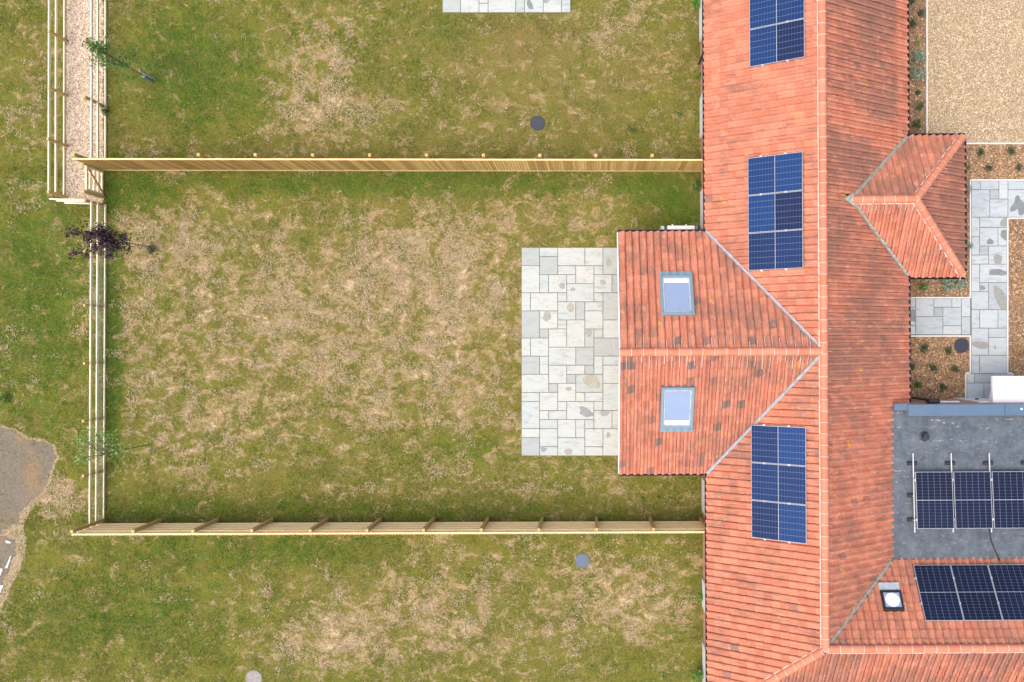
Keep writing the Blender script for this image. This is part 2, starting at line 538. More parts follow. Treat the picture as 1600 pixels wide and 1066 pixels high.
sheet_noise('sandy_earth', (.24, .175, .10, 1), (.34, .26, .165, 1), (.27, .185, .095, 1), 9)

def leaf_material(name, a, b):
    t = NT(name)
    c = t.mix(t.attr('tv'), a, b)
    t.color(c); t.rough(.55)
    t.b.inputs['Specular IOR Level'].default_value = .3
    MAT[name] = t.m
leaf_material('straw', (.26, .19, .10, 1), (.47, .365, .235, 1))
leaf_material('turf_green', (.055, .100, .012, 1), (.125, .180, .030, 1))
leaf_material('leaf_green', (.045, .10, .018, 1), (.10, .19, .035, 1))
leaf_material('leaf_bright', (.07, .16, .02, 1), (.15, .28, .045, 1))
leaf_material('leaf_light', (.12, .20, .045, 1), (.24, .34, .10, 1))
leaf_material('leaf_purple', (.022, .010, .018, 1), (.075, .035, .055, 1))
leaf_material('leaf_dark', (.040, .065, .026, 1), (.085, .125, .05, 1))
leaf_material('leaf_silver', (.15, .21, .14, 1), (.30, .38, .28, 1))

# ------------------------------------------------------------------ setting: lawn, beds, paths
def flat(name, pts, z, mat, kind='structure', parent=None):
    mb = MB(); mb.poly([(p[0], p[1], z) for p in pts])
    o = mb.build(name, mat, parent)
    if kind and parent is None: o['kind'] = kind
    return o

def rect(px0, py0, px1, py1):
    a, b = at(px0, py1), at(px1, py0)
    return [(a.x, a.y), (b.x, a.y), (b.x, b.y), (a.x, b.y)]

ground = flat('ground', [(-150, -150), (150, -150), (150, 150), (-150, 150)], 0.0, MAT['lawn_soil'])

def ragged(pts, amp, step=0.12, seed=1):
    rr = random.Random(seed); out = []
    n = len(pts)
    for i in range(n):
        a, b = Vector(pts[i]), Vector(pts[(i + 1) % n])
        m = max(1, int((b - a).length / step))
        for k in range(m):
            p = a.lerp(b, k / m)
            out.append((p.x + rr.uniform(-amp, amp), p.y + rr.uniform(-amp, amp)))
    return out

earth_px = [(-260, 640), (-60, 655), (0, 668), (22, 673), (44, 687), (70, 691), (83, 697), (87, 714), (80, 736), (72, 756), (64, 771), (46, 785), (32, 800), (25, 818), (0, 831), (-60, 840), (-260, 820)]
rim_px = [(-260, 630), (-60, 648), (0, 663), (24, 669), (46, 683), (72, 687), (87, 695), (91, 714), (84, 738), (78, 758), (70, 776), (54, 792), (42, 808), (36, 826), (42, 842), (39, 866), (32, 890), (22, 910), (11, 934), (2, 954), (-30, 1010), (-260, 1040)]
earth2_px = [(-260, 838), (-40, 842), (4, 836), (20, 842), (27, 850), (25, 866), (17, 884), (8, 904), (0, 925), (-30, 980), (-260, 1010)]
poly_rim = ragged([tuple(at(*p)[:2]) for p in rim_px], .04, .11, seed=2)
poly_earth = ragged([tuple(at(*p)[:2]) for p in earth_px], .04, .11, seed=3)
poly_earth2 = ragged([tuple(at(*p)[:2]) for p in earth2_px], .05, seed=4)
flat('dirt_verge', poly_rim, .004, MAT['sandy_earth'])
flat('dirt_track', poly_earth, .008, MAT['bare_earth'])
flat('dirt_pit', poly_earth2, .008, MAT['bare_earth'])
WHITE_SCRAPS = [([(10, 884), (8, 888), (12, 888), (16, 878), (18, 868), (16, 870), (14, 877)], 'largest torn white scrap of sheeting lying on the dirt'),
                ([(-4, 893), (0, 889), (4, 888), (5, 891), (1, 899), (-4, 900)], 'torn white scrap at the photo edge, between two others'),
                ([(-4, 918), (2, 914), (6, 914), (4, 919), (0, 928), (-4, 930)], 'lowest torn white scrap of sheeting at the photo edge'),
                ([(9, 845), (12, 844), (18, 847), (17, 849), (10, 848)], 'small white scrap near the top of the dirt hollow')]
for i, (pp, lb) in enumerate(WHITE_SCRAPS):
    pts = ragged([tuple(at(*p)[:2]) for p in pp], .012, .05, 20 + i)
    mb = MB()
    mb.poly([(x, y, .03 + .012 * math.sin(k * 1.9)) for k, (x, y) in enumerate(pts)])
    n = len(pts)
    for k in range(n):
        a, b = pts[k], pts[(k + 1) % n]
        mb.poly([(a[0], a[1], .009), (b[0], b[1], .009), (b[0], b[1], .03 + .012 * math.sin(((k + 1) % n) * 1.9)), (a[0], a[1], .03 + .012 * math.sin(k * 1.9))])
    tag(mb.build('plastic_scrap', MAT['fabric_white']), lb, 'plastic scrap', 'white scraps on the dirt')

gravel_path_poly = rect(103, -120, 162, 317)
flat('gravel_path', gravel_path_poly, .010, MAT['gravel_base_pink'])
drive_poly = rect(1449, -140, 1780, 223)
flat('driveway', drive_poly, .012, MAT['gravel_base_gold'])
beds = [rect(1372, -140, 1447, 466), rect(1447, 226, 1515, 466), rect(1515, 226, 1780, 281), rect(1372, 525, 1514, 640), rect(1576, 342, 1780, 583), rect(1583, 583, 1780, 640)]
for b in beds:
    flat('mulch_bed', b, .014, MAT['mulch_base'])

def inside(poly, x, y):
    x = np.asarray(x); y = np.asarray(y)
    r = np.zeros(x.shape, bool); n = len(poly)
    for i in range(n):
        x0, y0 = poly[i]; x1, y1 = poly[(i + 1) % n]
        if y0 == y1: continue
        c = ((y0 > y) != (y1 > y)) & (x < (x1 - x0) * (y - y0) / (y1 - y0) + x0)
        r ^= c
    return r

def np_mesh(name, verts, faces, mat, attrs, nper):
    """verts (n,3), faces (m,nper) -> mesh object kept as one mass"""
    me = bpy.data.meshes.new(name)
    me.vertices.add(len(verts)); me.vertices.foreach_set('co', verts.astype(np.float32).ravel())
    m = len(faces)
    me.loops.add(m * nper); me.loops.foreach_set('vertex_index', faces.astype(np.int32).ravel())
    me.polygons.add(m)
    me.polygons.foreach_set('loop_start', np.arange(0, m * nper, nper, dtype=np.int32))
    try: me.polygons.foreach_set('loop_total', np.full(m, nper, dtype=np.int32))
    except Exception: pass
    for k, v in attrs.items():
        a = me.attributes.new(k, 'FLOAT', 'FACE'); a.data.foreach_set('value', v.astype(np.float32))
    me.materials.append(mat)
    me.update(calc_edges=True); me.validate()
    return me

# ---- grass blades
XW = 3.655                      # west wall of the house
def grass():
    n = 780000
    x = RNG.uniform(-21.6, XW, n); y = RNG.uniform(-12.6, 12.6, n)
    keep = np.ones(n, bool)
    a, b = at(815, 712), at(967, 387)
    keep &= ~((x > a.x - .02) & (y > a.y - .02) & (y < b.y + .02))
    a, b = at(692, 20), at(891, 0)
    keep &= ~((x > a.x) & (x < b.x) & (y > a.y))
    keep &= ~inside(gravel_path_poly, x, y)
    edge = RNG.uniform(0, 1, n)
    keep &= ~(inside(poly_rim, x, y) & (edge > .42))
    keep &= ~((x > .85) & (y > -3.9) & (y < 3.3))
    for (px, py, r) in MANHOLES:
        c = at(px, py); keep &= ((x - c.x) ** 2 + (y - c.y) ** 2) > (r / PXM) ** 2
    x, y = x[keep], y[keep]; n = len(x)
    clump = .5 + .5 * np.sin(x * 2.1 + np.sin(y * 1.7) * 2) * np.sin(y * 2.6 + np.sin(x * 1.3) * 2)
    L = RNG.uniform(.035, .085, n) * (.75 + .5 * clump); w = RNG.uniform(.006, .012, n)
    # longer where the mower does not reach: fence feet, walls, paving edges
    yt, yb, xl = at(0, 266).y, at(0, 816).y, at(163, 0).x
    edge = np.minimum.reduce([np.abs(y - yt), np.abs(y - yb), np.abs(x - xl), np.abs(x - XW)])
    L *= 1 + 1.3 * np.exp(-(edge / .13) ** 2)
    az = RNG.uniform(0, 2 * np.pi, n); tilt = RNG.uniform(.15, 1.0, n)
    dx, dy, dz = np.cos(az) * np.cos(tilt), np.sin(az) * np.cos(tilt), np.sin(tilt)
    sx, sy = -np.sin(az) * w, np.cos(az) * w
    z0 = np.full(n, -.004)
    v = np.empty((n, 3, 3))
    v[:, 0] = np.stack([x - sx, y - sy, z0], 1)
    v[:, 1] = np.stack([x + sx, y + sy, z0], 1)
    v[:, 2] = np.stack([x + dx * L, y + dy * L, z0 + dz * L], 1)
    me = np_mesh('grass', v.reshape(-1, 3), np.arange(3 * n).reshape(-1, 3), MAT['lawn_blades'],
                 {'tv': RNG.uniform(0, 1, n), 'tw': RNG.uniform(0, 1, n)}, 3)
    tag(link('grass', me), 'patchy green and straw coloured lawn grass', 'grass', kind='stuff')

def vnoise(x, y, sc, seed):
    g = np.random.default_rng(seed).uniform(0, 1, (256, 256))
    u, v = x * sc + 100, y * sc + 100
    i, j = np.floor(u).astype(int), np.floor(v).astype(int); f, h = u - i, v - j
    f = f * f * (3 - 2 * f); h = h * h * (3 - 2 * h)
    i %= 255; j %= 255
    return (g[i, j] * (1 - f) + g[i + 1, j] * f) * (1 - h) + (g[i, j + 1] * (1 - f) + g[i + 1, j + 1] * f) * h

def field(x, y, lst):
    acc = np.zeros_like(x)
    for (px, py, rx, ry, w) in lst:
        c = at(px, py); d = np.sqrt(((x - c.x) * PXM / rx) ** 2 + ((y - c.y) * PXM / ry) ** 2)
        t = np.clip((1.15 - d) / .95, 0, 1); acc += w * t * t * (3 - 2 * t)
    return acc

def lawn_free(x, y):
    a, b = at(815, 712), at(967, 387)
    k = ~((x > a.x - .06) & (y > a.y - .06) & (y < b.y + .06))
    a, b = at(692, 20), at(891, 0)
    k &= ~((x > a.x - .05) & (x < b.x + .05) & (y > a.y - .05))
    k &= ~inside(gravel_path_poly, x, y); k &= ~(inside(poly_rim, x, y) & (RNG.uniform(0, 1, len(x)) > .4)); k &= ~inside(poly_earth, x, y); k &= ~inside(poly_earth2, x, y)
    k &= ~((x > .7) & (y > -4.0) & (y < 3.4))
    for (px, py, r) in MANHOLES:
        c = at(px, py); k &= ((x - c.x) ** 2 + (y - c.y) ** 2) > ((r + 3) / PXM) ** 2
    return k

def strands(name, n, dryness, L0, L1, w0, w1, mat, label, cat, thr, seed):
    x = RNG.uniform(-21.6, XW - .1, n); y = RNG.uniform(-12.6, 12.6, n)
    clump = .55 * vnoise(x, y, 2.4, seed) + .40 * vnoise(x, y, 6.0, seed + 1) + .35 * vnoise(x, y, .9, seed + 2)
    if dryness: f = field(x, y, DRY) * .75 - field(x, y, GREEN) * .5
    else: f = field(x, y, GREEN) * .8 - field(x, y, DRY) * .35
    k = (clump + f + RNG.uniform(-.14, .14, n) > thr) & lawn_free(x, y)
    x, y = x[k], y[k]; n = len(x)
    L = RNG.uniform(L0, L1, n); w = RNG.uniform(w0, w1, n)
    az = RNG.uniform(0, 2 * np.pi, n) + vnoise(x, y, 2.5, seed + 3) * 5; tl = RNG.uniform(.0, .35, n) if dryness else RNG.uniform(.4, 1.3, n)
    dx, dy, dz = np.cos(az) * np.cos(tl) * L, np.sin(az) * np.cos(tl) * L, np.sin(tl) * L
    bx, by = -np.sin(az) * w, np.cos(az) * w
    z0 = RNG.uniform(.025, .05, n) if dryness else np.full(n, -.004)
    bend = RNG.normal(0, .25, n)
    v = np.empty((n, 4, 3))
    v[:, 0] = np.stack([x, y, z0], 1)
    v[:, 1] = np.stack([x + dx * .5 + bx - dy * bend * .4, y + dy * .5 + by + dx * bend * .4, z0 + dz * .6], 1)
    v[:, 2] = np.stack([x + dx, y + dy, z0 + dz], 1)
    v[:, 3] = np.stack([x + dx * .5 - bx - dy * bend * .4, y + dy * .5 - by + dx * bend * .4, z0 + dz * .6], 1)
    me = np_mesh(name, v.reshape(-1, 3), np.arange(4 * n).reshape(-1, 4), MAT[mat], {'tv': RNG.uniform(0, 1, n)}, 4)
    print(name, n)
    tag(link(name, me), label, cat, kind='stuff')

MANHOLES = [(840, 193, 12), (910, 876, 12), (397, 1060, 14), (1502, 540, 12)]
grass()
strands('dead_grass', 420000, True, .05, .13, .004, .009, 'straw', 'bleached dead grass lying in wisps on the lawn', 'dead grass', .98, 40)
strands('grass_tufts', 330000, False, .05, .11, .006, .010, 'turf_green', 'livelier green tufts in the lawn', 'grass tufts', .66, 60)

# ---- loose stones and bark
OCT_V = np.array([(1, 0, 0), (-.5, .87, 0), (-.5, -.87, 0), (.1, .05, .75)])
OCT_F = np.array([(0, 1, 3), (1, 2, 3), (2, 0, 3)])
def scatter(name, polys, n, s0, s1, mat, label, cat, z=.012, flatness=(.5, 1.0), aspect=(.6, 1.4), excl=()):
    allv, tvs = [], []
    for P, m in zip(polys, n):
        xs = [p[0] for p in P]; ys = [p[1] for p in P]
        x = RNG.uniform(max(min(xs), -22), min(max(xs), 16.5), m); y = RNG.uniform(max(min(ys), -13), min(max(ys), 13), m)
        k = inside(P, x, y)
        for (cx, cy, r) in excl: k &= ((x - cx) ** 2 + (y - cy) ** 2) > r * r
        x, y = x[k], y[k]; m = len(x)
        s = RNG.uniform(s0, s1, m); a = RNG.uniform(0, 2 * np.pi, m); asp = RNG.uniform(*aspect, m); fl = RNG.uniform(*flatness, m)
        V = np.repeat(OCT_V[None], m, 0) * s[:, None, None]
        V[:, :, 1] *= asp[:, None]; V[:, :, 2] *= fl[:, None]
        V[:, :3, 2] += RNG.uniform(-.3, .3, (m, 3)) * s[:, None]
        c, d = np.cos(a)[:, None], np.sin(a)[:, None]
        X = V[:, :, 0] * c - V[:, :, 1] * d + x[:, None]; Y = V[:, :, 0] * d + V[:, :, 1] * c + y[:, None]
        allv.append(np.stack([X, Y, V[:, :, 2] + z], 2)); tvs.append(RNG.uniform(0, .999, m))
    V = np.concatenate(allv); tv = np.concatenate(tvs); m = len(V)
    F = (OCT_F[None] + 4 * np.arange(m)[:, None, None]).reshape(-1, 3)
    me = np_mesh(name, V.reshape(-1, 3), F, mat, {'tv': np.repeat(tv, 3)}, 3)
    return tag(link(name, me), label, cat, kind='stuff')
scatter('gravel', [gravel_path_poly], [15000], .016, .042, MAT['gravel_pink'], 'pale pink and buff gravel on the narrow fenced path', 'gravel')
scatter('gravel', [drive_poly], [60000], .016, .040, MAT['gravel_gold'], 'golden gravel covering the driveway', 'gravel', z=.014)
mc = at(1502, 540)
area_n = [9000, 5000, 7000, 9000, 9000, 3000]
scatter('bark_chips', beds, [int(q * 1.5) for q in area_n], .020, .060, MAT['bark'], 'brown bark chip mulch in the planting beds', 'bark chips', z=.016, aspect=(.25, .7), flatness=(.2, .7), excl=[(mc.x, mc.y, .27)])
scatter('stone_litter', [rect(790, 838, 1090, 880), rect(420, 870, 1090, 1066), rect(20, 150, 1090, 245), rect(170, 300, 1000, 800)], [150, 40, 25, 40], .010, .024, MAT['stone_litter'],
        'small pale stones scattered over the lawn', 'stones', z=.03)

# ------------------------------------------------------------------ paving
slab_cache = {}
def slab_mesh(w, h, t, mat):
    k = (round(w, 3), round(h, 3), mat.name)
    if k not in slab_cache:
        mb = MB(); mb.box(-w / 2, w / 2, -h / 2, h / 2, 0, t, ch=.006)
        slab_cache[k] = mb.mesh('slab', mat)
    return slab_cache[k]

def blob(cx, cy, rx, ry, rot, seed, wob=.16):
    rr = random.Random(seed); ph = [rr.uniform(0, 6.28) for _ in range(4)]
    out = []
    for k in range(28):
        a = 2 * math.pi * k / 28
        q = 1 + wob * (math.sin(2 * a + ph[0]) * .6 + math.sin(3 * a + ph[1]) * .6 + .4 * math.sin(5 * a + ph[2]))
        x, y = rx * q * math.cos(a), ry * q * math.sin(a)
        out.append((cx + x * math.cos(rot) - y * math.sin(rot), cy + x * math.sin(rot) + y * math.cos(rot)))
    return out

SLABS = []
def lay(parent, px0, py0, px1, py1, mat, gap=.018, base=.02):
    a, b = at(px0, py1), at(px1, py0)
    w, h = b.x - a.x - gap, b.y - a.y - gap
    t = .030 + random.uniform(-.002, .002)
    o = link('slab', slab_mesh(w, h, .03, mat), parent)
    c = Vector(((a.x + b.x) / 2, (a.y + b.y) / 2, base + t - .03))
    o.location = c - parent.location
    SLABS.append((o, c, w, h, base + t))
    return o

def stain(px, py, rxp, ryp, mat, rot=0.0, seed=0, wob=.16, pts=None):
    c = at(px, py)
    best = None
    for (o, oc, w, h, top) in SLABS:
        if abs(c.x - oc.x) <= w / 2 and abs(c.y - oc.y) <= h / 2: best = (o, oc, w, h, top)
    if best is None: return
    o, oc, w, h, top = best
    P = pts if pts else blob(c.x, c.y, rxp / PXM, ryp / PXM, -rot, seed + int(px * 7 + py), wob)
    P = [(p[0] - oc.x, p[1] - oc.y) for p in P]
    m = .008
    for (cx, cy, nx, ny) in ((-w / 2 + m, 0, 1, 0), (w / 2 - m, 0, -1, 0), (0, -h / 2 + m, 0, 1), (0, h / 2 - m, 0, -1)):
        P = clip_poly(P, cx, cy, nx, ny)
        if len(P) < 3: return
    mb = MB(); mb.poly([(p[0], p[1], .0315) for p in P])
    mb.build('damp_stain', mat, o)

a, b = at(814, 713), at(985, 386)
patio = empty('patio', ((a.x + b.x) / 2, (a.y + b.y) / 2, 0)); patio['kind'] = 'structure'
mb = MB(); mb.box(a.x + .02, b.x - .02, a.y + .02, b.y - .02, .001, .032)
mb.build('mortar_bed', MAT['joint'], patio, -patio.location)
PAT = """0,0,2,2 2,0,2,1 4,0,3,2 7,0,2,2 9,0,2,3 2,1,2,2 0,2,2,3 4,2,2,1 6,2,2,2 8,2,1,1 2,3,1,2 3,3,2,2 5,3,1,1 8,3,2,2 10,3,1,2
5,4,3,2 0,5,1,2 1,5,3,2 4,5,1,1 8,5,1,1 9,5,2,3 4,6,2,2 6,6,1,2 7,6,2,1 0,7,2,3 2,7,2,2 7,7,2,2 4,8,1,1 5,8,2,3 9,8,2,2 2,9,1,1 3,9,2,2 7,9,1,2 8,9,1,1
0,10,1,2 1,10,2,2 8,10,3,2 3,11,3,2 6,11,2,2 0,12,2,2 2,12,1,2 8,12,1,2 9,12,2,1 3,13,2,2 5,13,2,1 7,13,1,1 9,13,2,2 0,14,3,2 5,14,1,1 6,14,3,2 3,15,1,1
4,15,2,2 9,15,2,3 0,16,2,1 2,16,2,2 6,16,1,1 7,16,2,1 0,17,2,3 4,17,1,1 5,17,3,2 8,17,1,1 2,18,1,1 3,18,2,1 8,18,2,2 10,18,1,2 2,19,2,1 4,19,2,2 6,19,1,2
7,19,1,1 0,20,2,1 2,20,2,2 7,20,2,2 9,20,2,3 0,21,2,2 4,21,3,2 2,22,2,1 7,22,2,1"""
U0 = 14.13
cover = np.zeros((11, 23), int)
for s in PAT.split():
    c_, r_, w_, h_ = map(int, s.split(','))
    cover[c_:c_ + w_, r_:r_ + h_] += 1
    lay(patio, 815 + c_ * U0, 387 + r_ * U0, 815 + (c_ + w_) * U0 + (12 if c_ + w_ == 11 else 0), 387 + (r_ + h_) * U0, MAT['slab_white'])
if (cover != 1).any(): print('PATIO COVER', np.argwhere(cover != 1).tolist())
for (zx, zy, rx, ry, m, rot) in [(433, 178, 12, 18, 'damp_olive', 0), (250, 271, 11, 13, 'damp_brown', 0), (292, 285, 10, 8, 'damp_brown', 0), (412, 258, 13, 10, 'damp_olive', .5),
        (283, 358, 16, 17, 'damp_olive', 0), (190, 392, 17, 19, 'damp_brown', 0), (355, 458, 14, 15, 'damp_brown', 0), (366, 648, 35, 28, 'damp_olive', .5),
        (275, 679, 12, 9, 'damp_brown', 0), (345, 772, 30, 17, 'damp_grey', .25), (418, 775, 20, 12, 'damp_brown', 0), (433, 862, 9, 10, 'damp_brown', 0),
        (176, 918, 14, 9, 'damp_grey', 0), (275, 928, 17, 12, 'damp_brown', 0)]:
    stain(780 + zx / 2.538, 340 + zy / 2.538, rx / 2.538, ry / 2.538, MAT[m], rot, wob=.26 if m == 'damp_grey' else .12)

c = at(792, -20)
patio2 = empty('patio', (c.x, c.y, 0)); patio2['kind'] = 'structure'
a, b = at(691, 21), at(892, -90)
mb = MB(); mb.box(a.x + .02, b.x - .02, a.y + .02, b.y, .001, .032)
mb.build('mortar_bed', MAT['joint'], patio2, -patio2.location)
xs = [691.7, 720, 748.8, 763, 806, 820, 849, 877.6, 891.6]
for i in range(len(xs) - 1):
    if i == 2:
        lay(patio2, xs[i], 6.2, xs[i + 1], 20.5, MAT['slab_white']); lay(patio2, xs[i], -30, xs[i + 1], 6.2, MAT['slab_white'])
    else:
        lay(patio2, xs[i], -12, xs[i + 1], 20.5, MAT['slab_white'])
        lay(patio2, xs[i], -60, xs[i + 1], -12, MAT['slab_white'])
stain(828, 8, 4, 9, MAT['damp_grey'], -.5); stain(853, 2, 5, 4, MAT['damp_brown'])

c = at(1546, 450)
gpath = empty('garden_path', (c.x, c.y, 0)); gpath['kind'] = 'structure'
for (x0, y0, x1, y1) in [(1516, 282, 1574.5, 584), (1574.5, 282, 1700, 340), (1386, 465.5, 1516, 524), (1509, 584, 1581, 626)]:
    a, b = at(x0, y1), at(x1, y0)
    mb = MB(); mb.box(a.x, b.x, a.y, b.y, .001, .030)
    mb.build('mortar_bed', MAT['joint'], gpath, -gpath.location)
SB = MAT['slab_blue']
gx = [1517, 1531, 1545.7, 1559.8, 1574, 1588.5, 1603, 1617]; gy = [282.8, 297, 311.5, 325.5, 339.8]
for (c_, r_, w_, h_) in [(0, 0, 1, 1), (1, 0, 2, 1), (3, 0, 1, 2), (4, 0, 2, 1), (6, 0, 1, 1), (0, 1, 2, 3), (2, 1, 1, 1), (2, 2, 2, 2), (4, 1, 3, 3)]:
    lay(gpath, gx[c_], gy[r_], gx[c_ + w_], gy[r_ + h_], SB)
px_ = [1517, 1529.8, 1543.7, 1558.4, 1572.6]
py_ = [339.8, 356, 370.2, 384.6, 398.8, 413, 427.5, 441.8, 455.9, 470, 484, 498.5, 512.9, 527.3, 541, 555.3, 570, 584]
for (c_, r_, w_, h_) in [(0, 0, 1, 2), (1, 0, 3, 1), (1, 1, 2, 2), (3, 1, 1, 2), (0, 2, 1, 2), (1, 3, 1, 1), (2, 3, 2, 2), (0, 4, 2, 1), (0, 5, 1, 3), (1, 5, 3, 2), (1, 7, 1, 1),
        (2, 7, 2, 3), (0, 8, 2, 2), (0, 10, 1, 2), (1, 10, 2, 2), (3, 10, 1, 2), (0, 12, 2, 3), (2, 12, 2, 1), (2, 13, 2, 2), (0, 15, 1, 2), (1, 15, 3, 2)]:
    lay(gpath, px_[c_], py_[r_], px_[c_ + w_], py_[r_ + h_], SB)
for q in [(1510, 584, 1521.5, 598.6), (1521.5, 584, 1550.5, 598.6), (1510, 598.6, 1536.5, 625), (1536.5, 598.6, 1562, 625), (1550.5, 584, 1579, 598.6), (1562, 598.6, 1579, 625)]:
    lay(gpath, *q, SB)
for q in [(1388, 466.4, 1430, 480.4), (1388, 480.4, 1430, 509), (1388, 509, 1430, 523), (1430, 466.4, 1458.5, 494.9), (1458.5, 466.4, 1486.7, 480.4), (1486.7, 466.4, 1501.4, 480.4),
          (1458.5, 480.4, 1472.5, 494.9), (1430, 494.9, 1472.5, 523), (1472.5, 480.4, 1501.4, 509), (1472.5, 509, 1501.4, 523), (1501.4, 466.4, 1515.5, 494.9), (1501.4, 494.9, 1515.5, 523), (1486.7, 480.4, 1487, 480.5)]:
    if q[2] - q[0] > 2: lay(gpath, *q, SB)
G_, B_ = MAT['damp_grey'], MAT['damp_brown']
stain(1588, 323, 0, 0, G_, pts=[tuple(at(1500 + x / 8.2, 270 + y / 8.2)[:2]) for x, y in [(628, 490), (640, 440), (685, 390), (700, 315), (725, 288), (750, 300), (765, 345), (810, 385), (850, 400), (850, 520), (810, 530), (770, 555), (742, 540), (735, 480), (728, 465), (690, 495), (650, 502)]])
stain(1568, 348, 6.5, 7, B_); stain(1570, 367, 7, 9, G_); stain(1546, 378, 5, 5, G_)
stain(1558, 406, 6.3, 9, B_, wob=.1); stain(1559, 426, 15, 5.5, G_, .02, wob=.2); stain(1534, 450, 4.5, 3.5, G_)
stain(1564, 466, 0, 0, B_, pts=[tuple(at(1500 + x / 8.2, 390 + y / 8.2)[:2]) for x, y in [(418, 475), (435, 460), (465, 465), (540, 530), (575, 590), (600, 620), (600, 775), (520, 775), (470, 690), (435, 610)]])
stain(1531, 539, 13.5, 6, B_, .18, wob=.08); stain(1425, 494, 10, 9, G_); stain(1554, 543, 1.5, 3, B_, -.3)
EDG = [(1515.8, 281.6, 1515.8, 465.2), (1515, 281.6, 1625, 281.6), (1574, 341.2, 1625, 341.2), (1574, 341.2, 1574, 584), (1386, 465.3, 1516.5, 465.3), (1386, 525.2, 1516.5, 525.2),
       (1515.7, 526, 1515.7, 583), (1508.5, 583.2, 1516, 583.2), (1508.5, 584, 1508.5, 626), (1574.5, 583.2, 1581, 583.2), (1581, 584, 1581, 626)]
for (x0, y0, x1, y1) in EDG:
    mb = MB(); a, b = at(x0, y0, .03), at(x1, y1, .03)
    L = (b - a).length; n = max(1, round(L / .9)); d = (b - a) / n
    for i in range(n):
        mb.bar(a + d * i + d.normalized() * .004, a + d * (i + 1) - d.normalized() * .004, .045, .07)
    mb.build('edging', MAT['edging'], gpath, -gpath.location)
c = at(1448, 100)
dedge = empty('driveway_kerb', (c.x, c.y, 0)); dedge['kind'] = 'structure'
for (x0, y0, x1, y1) in [(1447.8, -120, 1447.8, 224.5), (1447.8, 224.5, 1680, 224.5)]:
    a, b = at(x0, y0, .03), at(x1, y1, .03)
    L = (b - a).length; n = max(1, round(L / .9)); d = (b - a) / n
    for i in range(n):
        mb = MB(); mb.bar(a + d * i + d.normalized() * .004, a + d * (i + 1) - d.normalized() * .004, .045, .09)
        mb.build('kerb_stone', MAT['edging'], dedge, -dedge.location)

# ------------------------------------------------------------------ house
XR, YREAR, YSE = 6.687, -0.262, -8.97
HE, HR, SL = 2.40, 4.45, 0.647
XWE, XEE = XR - (HR - HE) / SL, XR + (HR - HE) / SL
ROT = math.radians(0.3)
HB = Vector((XR, 0, 0))
house = empty('terraced_house', HB, ROT)
tag(house, 'long house with red clay pantile roofs, rear wing and hipped porch', 'house')
HM = Matrix.Translation(HB) @ Matrix.Rotation(ROT, 4, 'Z') @ Matrix.Translation(-HB)
HMI = HM.inverted()
def hpart(mb, name, mat, parent=None, smooth=False):
    o = mb.build(name, mat, parent or house, None, smooth)
    if parent is None: o.location = -HB
    return o

def frame(kind, slope):
    c = 1 / math.sqrt(1 + slope * slope); s = slope * c
    return {'W': (Vector((0, -1, 0)), Vector((c, 0, s)), Vector((-s, 0, c))),
            'E': (Vector((0, 1, 0)), Vector((-c, 0, s)), Vector((s, 0, c))),
            'N': (Vector((-1, 0, 0)), Vector((0, -c, s)), Vector((0, s, c))),
            'S': (Vector((1, 0, 0)), Vector((0, c, s)), Vector((0, -s, c)))}[kind]

def onplane(px, py, p0, N):
    """house-local point of a roof plane seen at a place of the photograph"""
    o = HMI @ Vector((0, 0, CAM_H)); d = (HMI @ at(px, py, 0.0)) - o
    t = (Vector(p0) - o).dot(N) / d.dot(N)
    return o + d * t

TW, TG = 0.222, 0.272
PROF = [(-.012, .0), (-.008, .040), (.08, .060), (.20, .069), (.34, .062), (.48, .036), (.60, .014), (.76, .002), (.94, .0)]  # stops short so dark deck shows as a line imitating side-lap shade
def tile_polys(jit):
    """list of polygons in (u, v, n) for one pantile"""
    du, dv, dn, rot, sc = jit
    lo, hi = -.022, TG + .035
    P, Q, T = [], [], []
    for s, z in PROF:
        u = s * TW + du
        P.append((u + rot * lo, lo + dv, z + .032 + dn)); Q.append((u + rot * hi, hi + dv, z + .001 + dn * .3)); T.append((u + rot * lo, lo + dv + .004, z + .014 + dn))
    out = []
    for i in range(len(PROF) - 1):
        out.append([P[i], P[i + 1], Q[i + 1], Q[i]])
        out.append([T[i], T[i + 1], P[i + 1], P[i]])
    return out
def jitter(): return (random.uniform(-.003, .003), random.uniform(-.006, .006), random.uniform(-.002, .004), random.uniform(-.012, .012), 1)

VARIANTS = []
for k in range(24):
    tv = [.12, .25, .38, .5, .62, .7, .8, .88, .93, .2, .45, .90, .55, .3, .995, .66, .1, .34, .75, .90, .4, .58, .83, .98][k]
    mb = MB()
    for p in tile_polys(jitter()): mb.poly(p, tv=tv, td=.06, ax=1.0)
    me = mb.mesh('tile', MAT['clay_tile'], True)
    VARIANTS.append(me)

